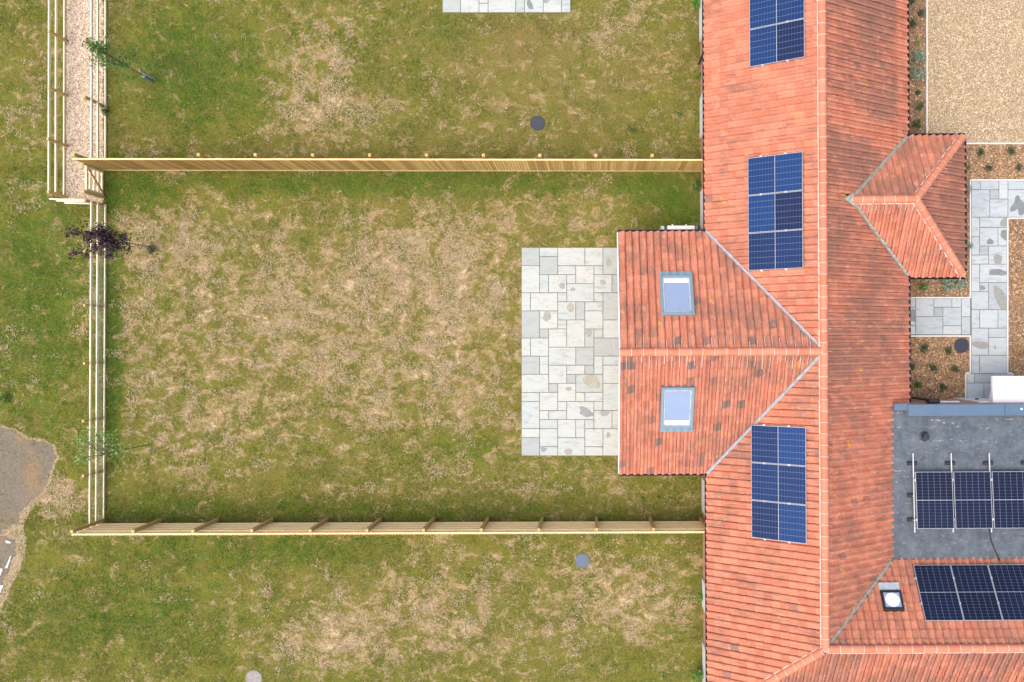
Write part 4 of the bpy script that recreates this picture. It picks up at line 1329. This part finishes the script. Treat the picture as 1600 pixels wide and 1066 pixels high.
def solar_panel(M, label, group, clamps):
    root = empty('solar_panel'); root.matrix_world = HM @ M
    tag(root, label, 'solar panel', group)
    link('frame', PM['frame'], root); link('backsheet', PM['backsheet'], root)
    for k in (0, 1): link('cell_half', PM['cell_half' if 'west' in group else 'navy'], root, (.014, .013 + k * .856, .0285))
    for (x, y) in clamps:
        link('clamp', PM['clamp'], root, (x, y, 0)).rotation_euler = (0, 0, math.pi / 2)
    return root
def array(fr, px, py, n, sgn, labels, group, gap=.014, stand=.12, clamp_sides=(1, 1)):
    O, U, V, N = fr
    p = onplane(px, py, O + N * (stand + .035), N)
    u, v = (p - O).dot(U), (p - O).dot(V)
    for i in range(n):
        uu = u + i * (PW + gap) if sgn > 0 else u - (i + 1) * PW - i * gap
        M = Matrix((U, V, N)).transposed().to_4x4(); M.translation = O + U * uu + V * v + N * stand
        cl = []
        for y in (.42, 1.2):
            cl.append((-.012, y)); cl.append((PW + .012, y))
        solar_panel(M, labels[i], group, cl)
    # rails under the row
    for k, y in enumerate((.42, 1.2)):
        M = Matrix((U, V, N)).transposed().to_4x4()
        uu = u if sgn > 0 else u - n * PW - (n - 1) * gap
        M.translation = O + U * uu + V * (v + y) + N * (stand - .041)
        b = MB(); b.box(-.05, n * PW + (n - 1) * gap + .05, -.018, .018, 0, .04, M=HM @ M)
        o = b.build('mounting_rail', MAT['aluminium'])
        tag(o, '%s aluminium rail under the %s' % (('lower', 'upper')[k], group), 'mounting rail', 'rails of the roof arrays')
array(W_FR, 1171.5, 105, 2, -1, ['lowest solar panel in the photo of the array at the top edge', 'second panel up of the array cut off by the top photo edge'], 'top array on the west roof slope')
array(W_FR, 1168.5, 247.5, 3, 1, ['top solar panel of the array level with the hipped porch', 'middle solar panel of the array level with the hipped porch', 'bottom solar panel of the array level with the hipped porch'], 'middle array on the west roof slope')
array(W_FR, 1173.5, 664, 3, 1, ['top solar panel of the array right of the lower roof window', 'middle solar panel of the array below the rear wing valley', 'bottom solar panel of the array nearest the bottom hip'], 'lower array on the west roof slope')
array(N_SE, 1427, 883, 3, -1, ['leftmost solar panel on the tiled south-east wing, beside the sun tunnel', 'second solar panel from the left on the tiled south-east wing', 'third solar panel from the left on the tiled south-east wing'], 'row on the south-east tiled roof')
# flat roof row, tilted a little, on rails with ballast feet
til = math.radians(5)
p0 = hl_at(1429.5, 737.5, 3.09)
U2, V2 = Vector((1, 0, 0)), Vector((0, -math.cos(til), math.sin(til)))
N2 = Vector((0, math.sin(til), math.cos(til)))
GAPF = .045
for i in range(3):
    M = Matrix((-U2, V2, N2)).transposed().to_4x4(); M.translation = p0 + U2 * (i * (PW + GAPF) + PW)
    solar_panel(M, ['leftmost', 'second', 'third', 'fourth'][i] + ' solar panel from the left on the grey flat roof' , 'row on the flat roof', [(-.02, .25), (PW + .02, .25), (-.02, 1.45), (PW + .02, 1.45)])
for i in range(4):
    xx = p0.x + i * (PW + GAPF) - .03 - .002 * i
    base = HM @ Vector((xx, p0.y, HF + .008))
    r = empty('mounting_rail', base, ROT)
    tag(r, ['leftmost', 'second', 'third', 'fourth'][i] + ' long aluminium rail from the left on the flat roof', 'mounting rail', 'flat roof rails')
    b = MB(); b.bar((0, .56, .11), (0, -1.86, .09 + 2.42 * math.tan(til) - .06), .034, .04); b.build('rail', MAT['aluminium'], r)
    for yy in (.24, -.75, -1.5):
        b = MB(); n0 = len(b.v); b.box(-.15, .15, yy - .055, yy + .055, 0, .085, ch=.03); b.build('foot', MAT['rubber'], r)
        if yy < 0:
            b = MB(); b.box(-.02, .02, yy - .02, yy + .02, .086, .085 + (.6 - yy) * math.tan(til) * .75); b.build('upright', MAT['aluminium'], r)
cb = MB(); pts = [hl_at(x, y, HF + .03) for x, y in [(1546, 826), (1547, 836), (1549, 846), (1553, 856), (1558, 866), (1562, 876)]]
cb.tube([HM @ p for p in pts], [.018] * 6, 7)
tag(cb.build('cable', MAT['rubber'], smooth=True), 'black cable running from the flat roof panels to the tiled eave', 'cable')

# ------------------------------------------------------------------ heat pump beside the rear wing
def heat_pump():
    a, b = at(1043, 352.5, .92), at(1086, 352.5, .92)
    y1 = a.y; y0 = y1 - .36
    r = empty('heat_pump', ((a.x + b.x) / 2, (y0 + y1) / 2, 0))
    tag(r, 'white outdoor heat pump unit behind the rear wing eave', 'heat pump')
    L = -r.location; w = b.x - a.x
    m = MB(); m.box(a.x, b.x, y0, y1, .10, .92, ch=.02); m.build('casing', MAT['white_plastic'], r, L)
    m = MB(); m.box(a.x + .05, b.x - .05, y0 + .05, y1 - .05, .921, .935, ch=.01); m.build('lid', MAT['white_paint'], r, L)
    for x in (a.x + .12, b.x - .12):
        m = MB(); m.box(x - .03, x + .03, y0 - .04, y1 + .05, 0, .098); m.build('foot', MAT['window_grey'], r, L)
    m = MB()
    c = ((a.x + b.x) / 2 - .1, y1 + .012, .5)
    for rad in (.34, .27, .2, .13, .06):
        P = [(c[0] + rad * math.cos(t * math.pi / 12), c[1], c[2] + rad * math.sin(t * math.pi / 12)) for t in range(25)]
        m.tube(P, [.008] * 25, 5)
    m.build('fan_grille', MAT['black_plastic'], r, L)
    for x in (a.x + .16, b.x - .3):
        m = MB(); m.box(x - .025, x + .025, y1 - .02, y1 + .03, .93, .96); m.build('lug', MAT['white_plastic'], r, L)
    m = MB(); m.box(b.x + .03, b.x + .09, y0 + .05, y1, .15, .85); m.build('side_grille', MAT['window_grey'], r, L)
    c = at(1035.5, 353, .85)
    m = MB(); m.box(c.x - .055, c.x + .055, c.y - .33, c.y, 0, .85, ch=.01)
    o = m.build('isolator_box', MAT['edging'])
    o2 = tag(o, 'small pale service box left of the white heat pump', 'service box')
heat_pump()

# ------------------------------------------------------------------ manhole covers
MH = [((840, 193), 11.5, 'iron', 'dark round manhole cover in the upper lawn'), ((910, 876), 11.5, 'iron_blue', 'blue grey round manhole cover in the lawn below the lower fence'),
      ((397, 1060), 13, 'concrete_lid', 'pale concrete round cover at the bottom edge of the lawn'), ((1502, 540), 11.5, 'iron', 'black round cover in the bark bed beside the paved path')]
for (pp, r, m, lb) in MH:
    c = at(*pp); R = r / PXM
    root = empty('manhole_cover', c); tag(root, lb, 'manhole cover')
    b = MB(); n = 36
    for k in range(n):
        a0, a1 = 2 * math.pi * k / n, 2 * math.pi * (k + 1) / n
        q = lambda rr_, a, z: (rr_ * math.cos(a), rr_ * math.sin(a), z)
        b.poly([q(R, a0, .034), q(R, a1, .034), q(R * .9, a1, .034), q(R * .9, a0, .034)][::-1]); b.poly([q(R, a0, 0), q(R, a1, 0), q(R, a1, .034), q(R, a0, .034)])
    b.build('rim', MAT[m], root)
    b = MB(); b.cyl((0, 0), R * .88, 0, .030, 36); lid = b.build('lid', MAT[m], root)
    b = MB()
    if m != 'concrete_lid':
        for i in range(-3, 4):
            for j in range(-3, 4):
                if i * i + j * j < 10: b.box(i * R * .24 - R * .07, i * R * .24 + R * .07, j * R * .24 - R * .03, j * R * .24 + R * .03, .0305, .036)
    else:
        for s in (-1, 1): b.box(s * R * .5 - .03, s * R * .5 + .03, -.01, .01, .0305, .036)
    b.build('tread', MAT[m], lid)

# ------------------------------------------------------------------ fences
def box_obj(name, mat, parent, *a, ch=0.0):
    b = MB(); b.box(*a, ch=ch); return b.build(name, mat, parent)

def closeboard(px0, py0, px1, py1, posts_px, label, seen_from, height=1.85):
    """feather-edge fence: boards on one side, rails and posts on the other"""
    a, b = at(px0, py0), at(px1, py1)
    L = (b - a).length; ang = math.atan2(b.y - a.y, b.x - a.x)
    r = empty('timber_fence', a, ang); tag(r, label, 'fence', 'board fences dividing the gardens')
    side = -1                                    # boards to the south of the rails on both fences
    n = int(L / .096); w = L / n
    meshes = []
    bm_ = MAT['wood_board'] if seen_from == 'front' else MAT['wood_board_pale']
    for k in range(5):
        m = MB(); lean = random.uniform(-.004, .004)
        ys = -.012
        m.quads([(0, ys, .16), (w - .010, ys, .16), (w - .010, ys - .030, .16), (0, ys - .006, .16), (lean, ys, height - .03 - .004 * k), (w - .010 + lean, ys, height - .03 - .004 * k), (w - .010 + lean, ys - .030, height - .03 - .004 * k), (lean, ys - .006, height - .03 - .004 * k)],
                [(3, 2, 1, 0), (4, 5, 6, 7), (0, 1, 5, 4), (1, 2, 6, 5), (2, 3, 7, 6), (3, 0, 4, 7)])
        meshes.append(m.mesh('board', bm_))
    for i in range(n):
        link('board', meshes[random.randrange(5)], r, (i * w, -.0, 0))
    box_obj('gravel_board', MAT['wood_rail_x'], r, 0, L, -.036, .012, .0, .155)
    for z in ((.35, .95, 1.55) if seen_from == 'front' else (.38, .76, 1.14, 1.50)):
        m = MB()
        m.quads([(0, -.008, z - .045), (L, -.008, z - .045), (L, -.008, z + .045), (0, -.008, z + .035), (0, .077, z + .028), (L, .077, z + .028), (0, .077, z - .02), (L, .077, z - .02)],
                [(0, 3, 2, 1)[::-1], (3, 2, 5, 4)[::-1], (4, 5, 7, 6)[::-1], (6, 7, 1, 0)[::-1]])
        m.build('rail', MAT['wood_rail_x'], r)
    if seen_from == 'front':
        box_obj('top_rail', MAT['wood_rail_x'], r, 0, L, -.030, .012, height - .028, height)
    else:
        box_obj('top_rail', MAT['wood_rail_x'], r, 0, L, -.008, .035, height - .075, height - .045)
    for u in posts_px:
        zt = height + .06 + random.uniform(-.02, .02)
        box_obj('post', MAT['wood_post'], r, u - .05, u + .05, .02 + .056, .176, -.02, zt, ch=.012) if False else box_obj('post', MAT['wood_post'], r, u - .05, u + .05, .078, .178, -.02, zt, ch=.012)
    return r
FX0 = at(162, 265).x
tp = [at(x, 250, 1.85).x - FX0 for x in (311, 400, 489, 578, 667, 755.5, 843.5, 931, 1019)]
closeboard(162, 265.5, 1098, 267, [.06] + tp, 'upper tall board fence with its vertical boards facing the middle lawn', 'front')
FX1 = at(160, 816.5).x
bp = [at(x, 812).x - FX1 for x in (253, 341, 426.5, 512.5, 595.5, 678.5, 763, 847.5, 932, 1015.5)] + [at(1094, 812).x - FX1]
closeboard(160, 818, 1098, 814.5, [.06] + bp, 'lower tall board fence with rails and posts facing the middle lawn', 'back')

def post_rail(name, p0, p1, posts, label, group, rails=(.10, .57, .95), mat='wood_rail_y', post_h=1.2, rail_side=1, wires=True, rail_t=.09):
    p0, p1 = Vector(p0), Vector(p1)
    L = (p1 - p0).length; ang = math.atan2(p1.y - p0.y, p1.x - p0.x)
    r = empty(name, p0, ang); tag(r, label, 'fence', group)
    y = rail_side * .062
    for z in rails:
        m = MB(); n = 24; w_ = .042
        m.box(0, L, y - w_ / 2, y + w_ / 2, z - rail_t, z, ch=.006)
        m.build('rail', MAT[mat], r)
    for u in posts:
        box_obj('post', MAT['wood_post'], r, u - .045, u + .045, -.04, .04, -.02, post_h + random.uniform(-.03, .03), ch=.012)
    if wires:
        m = MB()
        for z in (.18, .25, .32, .39, .46): m.tube([(0, y * .6, z), (L, y * .6, z)], [.0035] * 2, 4)
        for i in range(int(L / .30)): m.tube([(i * .30 + .1, y * .6, .1), (i * .30 + .1, y * .6, .5)], [.002] * 2, 3)
        m.build('wire_mesh', MAT['galvanised_wire'], r)
    return r
def along(p0, pys): return [abs(at(0, q).y - p0.y) for q in pys]
GR = 'post and rail fences along the gravel path'
p0 = at(161, 811); post_rail('post_and_rail_fence', p0, at(163.5, 320), along(p0, (735.5, 653, 566.7, 479, 398, 322)), 'long three-rail timber fence with wire mesh at the left end of the middle lawn', GR, rail_side=-1)
p0 = at(163.5, 258); post_rail('post_and_rail_fence', p0, at(163.5, -90), along(p0, (167, 81, -4)), 'three-rail timber fence between the gravel path and the upper lawn', GR, rail_side=-1, wires=False)
p0 = at(104.5, 309); post_rail('post_and_rail_fence', p0, at(105.5, -90), along(p0, (308, 228.5, 150, 65, -18)), 'outermost three-rail timber fence on the left side of the gravel path', GR, rail_side=1, wires=False, post_h=1.07)
p0 = at(103, 315); post_rail('post_and_rail_fence', p0, at(161, 316.5), [], 'short three-rail fence closing the end of the gravel path', GR, mat='wood_rail_end', rail_side=-1, wires=False)
# garden gate
def gate():
    p0, p1 = at(162, 306), at(162, 268)
    L = (p1 - p0).length
    r = empty('garden_gate', p0, math.pi / 2); tag(r, 'small timber garden gate with a diagonal brace beside the upper fence', 'gate')
    for z in (.12, .36, .60, .84): box_obj('rail', MAT['wood_rail_y'], r, .07, L - .07, -.02, .02, z - .075, z)
    box_obj('top_rail', MAT['wood_rail_y'], r, .01, L - .01, -.03, .03, .99, 1.08, ch=.008)
    for u in (.035, L - .035): box_obj('stile', MAT['wood_rail_y'], r, u - .035, u + .035, -.022, .022, .06, .989)
    m = MB(); m.bar((.09, -.034, .12), (L - .09, -.034, .97), .022, .07, up=(0, 0, 1)); m.build('brace', MAT['wood_post'], r)
    for u in (-.06, L + .04):
        box_obj('gate_post', MAT['wood_post'], r, u - .05, u + .05, -.05, .05, -.02, 1.25, ch=.012)
gate()

# ------------------------------------------------------------------ trees and plants
def leaf(mb, c, size, rr, up=.35, asp=.5):
    d = Vector((rr.gauss(0, 1), rr.gauss(0, 1), rr.gauss(0, .6) + up)).normalized()
    s = d.cross(Vector((rr.gauss(0, 1), rr.gauss(0, 1), rr.gauss(0, 1)))).normalized()
    n = s.cross(d)
    c = Vector(c); w = size * asp * .5
    mb.poly([c, c + d * size * .45 + s * w + n * size * .06, c + d * size, c + d * size * .45 - s * w + n * size * .06], tv=rr.random())

def plant(name, label, cat, px, py, r, h, n, size, mat, group=None, seed=None, asp=.45, up=.5, stems=6, z0=.015):
    rr = random.Random(seed if seed is not None else int(px * 13 + py))
    root = empty(name, at(px, py) + Vector((0, 0, z0))); tag(root, label, cat, group)
    fo, st = MB(), MB()
    tips = []
    for k in range(stems):
        a = 2 * math.pi * (k + rr.random() * .7) / stems; q = r * rr.uniform(.45, .95)
        tip = Vector((math.cos(a) * q, math.sin(a) * q, h * rr.uniform(.5, 1.0)))
        st.tube([(0, 0, -.01), tip * .5 + Vector((0, 0, h * .15)), tip], [.006, .004, .002], 5); tips.append(tip)
    tips.append(Vector((0, 0, h)))
    for k in range(n):
        t = tips[rr.randrange(len(tips))]; f = rr.uniform(.25, 1.0) ** .7
        c = t * f + Vector((rr.gauss(0, r * .16), rr.gauss(0, r * .16), abs(rr.gauss(0, h * .12))))
        leaf(fo, c, size * rr.uniform(.6, 1.3), rr, up, asp)
    st.build('stem', MAT['bark_wood'], root); fo.build('foliage', MAT[mat], root)
    return root

def sapling(name, label, base_px, height, clusters, mat, nleaf, size, spread, guard=True, seed=1):
    rr = random.Random(seed)
    b = at(*base_px)
    root = empty(name, b); tag(root, label, 'tree', 'young trees along the fence')
    tr, cr = MB(), MB()
    top = Vector((0, 0, height))
    tr.tube([(0, 0, -.03), (.01, .01, height * .35), (-.01, .02, height * .7), top], [.020, .016, .010, .003], 7)
    for (p, wgt) in clusters:
        q = Vector(p) - b
        z = max(.5, q.z - .55 - .25 * rr.random())
        s = Vector((0, 0, min(z, height * .92)))
        mid = s.lerp(q, .55) + Vector((0, 0, .05))
        tr.tube([s, mid, q], [.010, .007, .003], 5)
        for k in range(int(nleaf * wgt)):
            f = rr.random()
            c = (q if f < .65 else mid.lerp(q, rr.random())) + Vector((rr.gauss(0, spread), rr.gauss(0, spread), rr.gauss(0, spread)))
            leaf(cr, c, size * rr.uniform(.6, 1.25), rr, .1, .6)
    tr.build('trunk', MAT['bark_wood'], root); cr.build('crown', MAT[mat], root)
    if guard:
        m = MB(); m.cyl((0, 0), .055, 0, .6, 10, .06); m.build('tree_guard', MAT['tree_guard'], root)
        m = MB(); m.bar((.12, .05, -.02), (.12, .05, 1.1), .045, .045, up=(1, 0, 0)); m.build('stake', MAT['stake_wood'], root)
    return root
PCL = [(107, 362, 4.0, .8), (120, 364, 3.8, .7), (113, 400, 3.9, .7), (134, 398, 3.5, .5), (135, 372, 3.5, 1.2), (144, 366, 3.3, 1.3), (156, 357, 3.1, 1.0), (157, 368, 3.1, 1.5), (148, 389, 3.2, 1.2),
       (166, 364, 2.9, 1.4), (176, 370, 2.7, 1.4), (172, 379, 2.8, 1.6), (170, 398, 2.7, 1.3), (182, 385, 2.5, 1.4), (193, 370, 2.4, 1.0), (198, 387, 2.3, .8), (160, 380, 3.0, 1.2), (132, 350, 3.5, .3)]
sapling('plum_tree', 'young purple-leaved tree reaching over the left fence', (238, 388), 3.5, [(at(x, y, h), w) for x, y, h, w in PCL], 'leaf_purple', 80, .095, .075, guard=False, seed=3)
rr = random.Random(11); GCL = []
for k in range(26):
    t = rr.uniform(.50, 1.0); h = 3.8 * t; c = at(238, 127); q = (1 - t) * .75 + .10
    GCL.append((Vector((c.x + rr.gauss(0, q * .75), c.y + rr.gauss(0, q * .75), h)), .8))
sapling('fruit_tree', 'slender dark green sapling leaning over the gravel path fence', (238, 127), 3.9, GCL, 'leaf_green', 44, .09, .085, seed=4)
rr = random.Random(12); LCL = []
for k in range(22):
    x, y = rr.uniform(122, 194), rr.gauss(697, 17)
    LCL.append((at(x, y, 3.4 - (x - 122) / 72 * 1.3), .8))
sapling('birch_tree', 'thin pale green sapling in front of the lower left fence', (231, 695), 3.0, LCL, 'leaf_light', 40, .08, .10, guard=False, seed=5)

SH = 'shrubs in the bark beds'
for (px, py, r, h, n, s, m, lb) in [
        (1422, 5, .17, .3, 260, .06, 'leaf_dark', 'dark shrub under the east eave at the top photo edge'),
        (1436, 23, .15, .3, 240, .06, 'leaf_dark', 'dark shrub close to the drive kerb near the top photo edge'),
        (1423, 40, .15, .3, 240, .06, 'leaf_dark', 'dark shrub under the eave above the silvery shrubs'),
        (1432, 68, .10, .2, 70, .06, 'leaf_light', 'small yellowish plant above the silvery shrubs'),
        (1431, 92, .25, .4, 420, .08, 'leaf_silver', 'upper large silvery shrub beside the driveway'),
        (1421, 106, .12, .3, 140, .07, 'leaf_silver', 'small silvery shrub wedged under the eave between two larger ones'),
        (1430, 120, .25, .4, 420, .08, 'leaf_silver', 'lower large silvery shrub beside the driveway'),
        (1432, 147, .10, .2, 110, .06, 'leaf_dark', 'tiny dark plant just below the silvery shrubs'),
        (1434, 169, .14, .28, 220, .06, 'leaf_dark', 'dark shrub midway between silvery shrubs and porch'),
        (1429, 197, .19, .35, 300, .06, 'leaf_dark', 'larger dark shrub just above the porch roof'),
        (1529, 240, .14, .28, 220, .065, 'leaf_dark', 'dark shrub in the bed by the porch, upper left of four'),
        (1576, 239, .14, .28, 220, .065, 'leaf_dark', 'dark shrub in the bed by the porch, upper right of four'),
        (1542, 264, .12, .25, 190, .06, 'leaf_dark', 'dark shrub in the bed by the porch, lower left of four'),
        (1588, 264, .13, .25, 200, .06, 'leaf_dark', 'dark shrub in the bed by the porch, lower right of four'),
        (1510.5, 263, .08, .2, 70, .06, 'leaf_bright', 'small bright weed at the porch eave above the path corner'),
        (1511, 297, .12, .25, 130, .065, 'leaf_silver', 'grey green plant between porch eave and path, upper one'),
        (1511, 385, .12, .25, 130, .065, 'leaf_silver', 'grey green plant between porch eave and path, lower one'),
        (1439, 449, .15, .3, 260, .06, 'leaf_bright', 'bright green shrub below the porch near the east eave'),
        (1477, 446, .26, .4, 460, .08, 'leaf_silver', 'large silvery shrub below the porch roof'),
        (1500, 444, .20, .35, 330, .08, 'leaf_silver', 'silvery green shrub in the corner of porch and path'),
        (1441, 545, .17, .3, 260, .06, 'leaf_dark', 'dark shrub in the lower bed, upper left, below the paving'),
        (1479, 548, .14, .28, 220, .06, 'leaf_dark', 'dark shrub in the lower bed beside the black round cover'),
        (1421, 573, .13, .28, 200, .06, 'leaf_dark', 'dark shrub half under the eave in the lower bed'),
        (1455, 575, .14, .28, 220, .06, 'leaf_dark', 'dark shrub in the centre of the lower bed'),
        (1489, 576, .14, .28, 220, .06, 'leaf_dark', 'dark shrub in the lower bed nearest the path edging'),
        (1431, 601, .14, .28, 220, .06, 'leaf_green', 'green shrub in the lower bed, lower left, near the link wall'),
        (1469, 604, .14, .28, 220, .06, 'leaf_dark', 'dark shrub in the lower bed, lower right, above the hopper'),
        (1600, 550, .15, .28, 240, .06, 'leaf_bright', 'green shrub at the right photo edge beside the path')]:
    plant('shrub', lb, 'shrub', px, py, r, h, n, s, MAT and m, SH)
WD = 'weeds growing in the lawns'
for (px, py, r, h, n, s, m, lb) in [
        (1087, 9, .24, .5, 230, .11, 'leaf_bright', 'leafy green bush against the wall at the top edge'),
        (1091, 121, .10, .25, 50, .09, 'leaf_bright', 'small weed at the foot of the black downpipe'),
        (1087, 292, .20, .3, 70, .12, 'leaf_green', 'broad-leaved plant beside the wall below the upper fence'),
        (1090, 1050, .24, .5, 280, .09, 'leaf_bright', 'green bush against the wall at the bottom edge'),
        (1034, 1057, .10, .15, 22, .10, 'leaf_light', 'pale weed in the lawn near the bottom edge'),
        (1094, 930, .16, .35, 110, .08, 'leaf_bright', 'weed clump against the wall below the lower fence'),
        (1003, 780, .09, .12, 26, .09, 'leaf_bright', 'small bright weed above the right end of the lower fence'),
        (1030, 777, .07, .10, 20, .08, 'leaf_green', 'tiny weed between the bright weed and the house wall'),
        (988, 203, .16, .12, 90, .07, 'leaf_green', 'dark green tuft in the lawn right of the upper manhole cover'),
        (1062, 178, .12, .12, 60, .07, 'leaf_green', 'green tuft in the upper lawn close to the wall'),
        (12, 622, .20, .2, 130, .08, 'leaf_green', 'dark green tuft at the left edge above the dirt track'),
        (168, 175, .16, .25, 110, .08, 'leaf_green', 'green tuft at the foot of the path fence by the upper lawn'),
        (238, 389, .22, .16, 130, .08, 'leaf_dark', 'dark tuft round the foot of the purple tree'),
        (965, 375, .10, .3, 60, .07, 'leaf_bright', 'small green plant where the patio meets the rear wing')]:
    plant('weed', lb, 'weed', px, py, r, h, n, s, m, WD, z0=.0)
print('OBJECTS', len(bpy.data.objects), 'tile budget left', TILE_BUDGET[0])
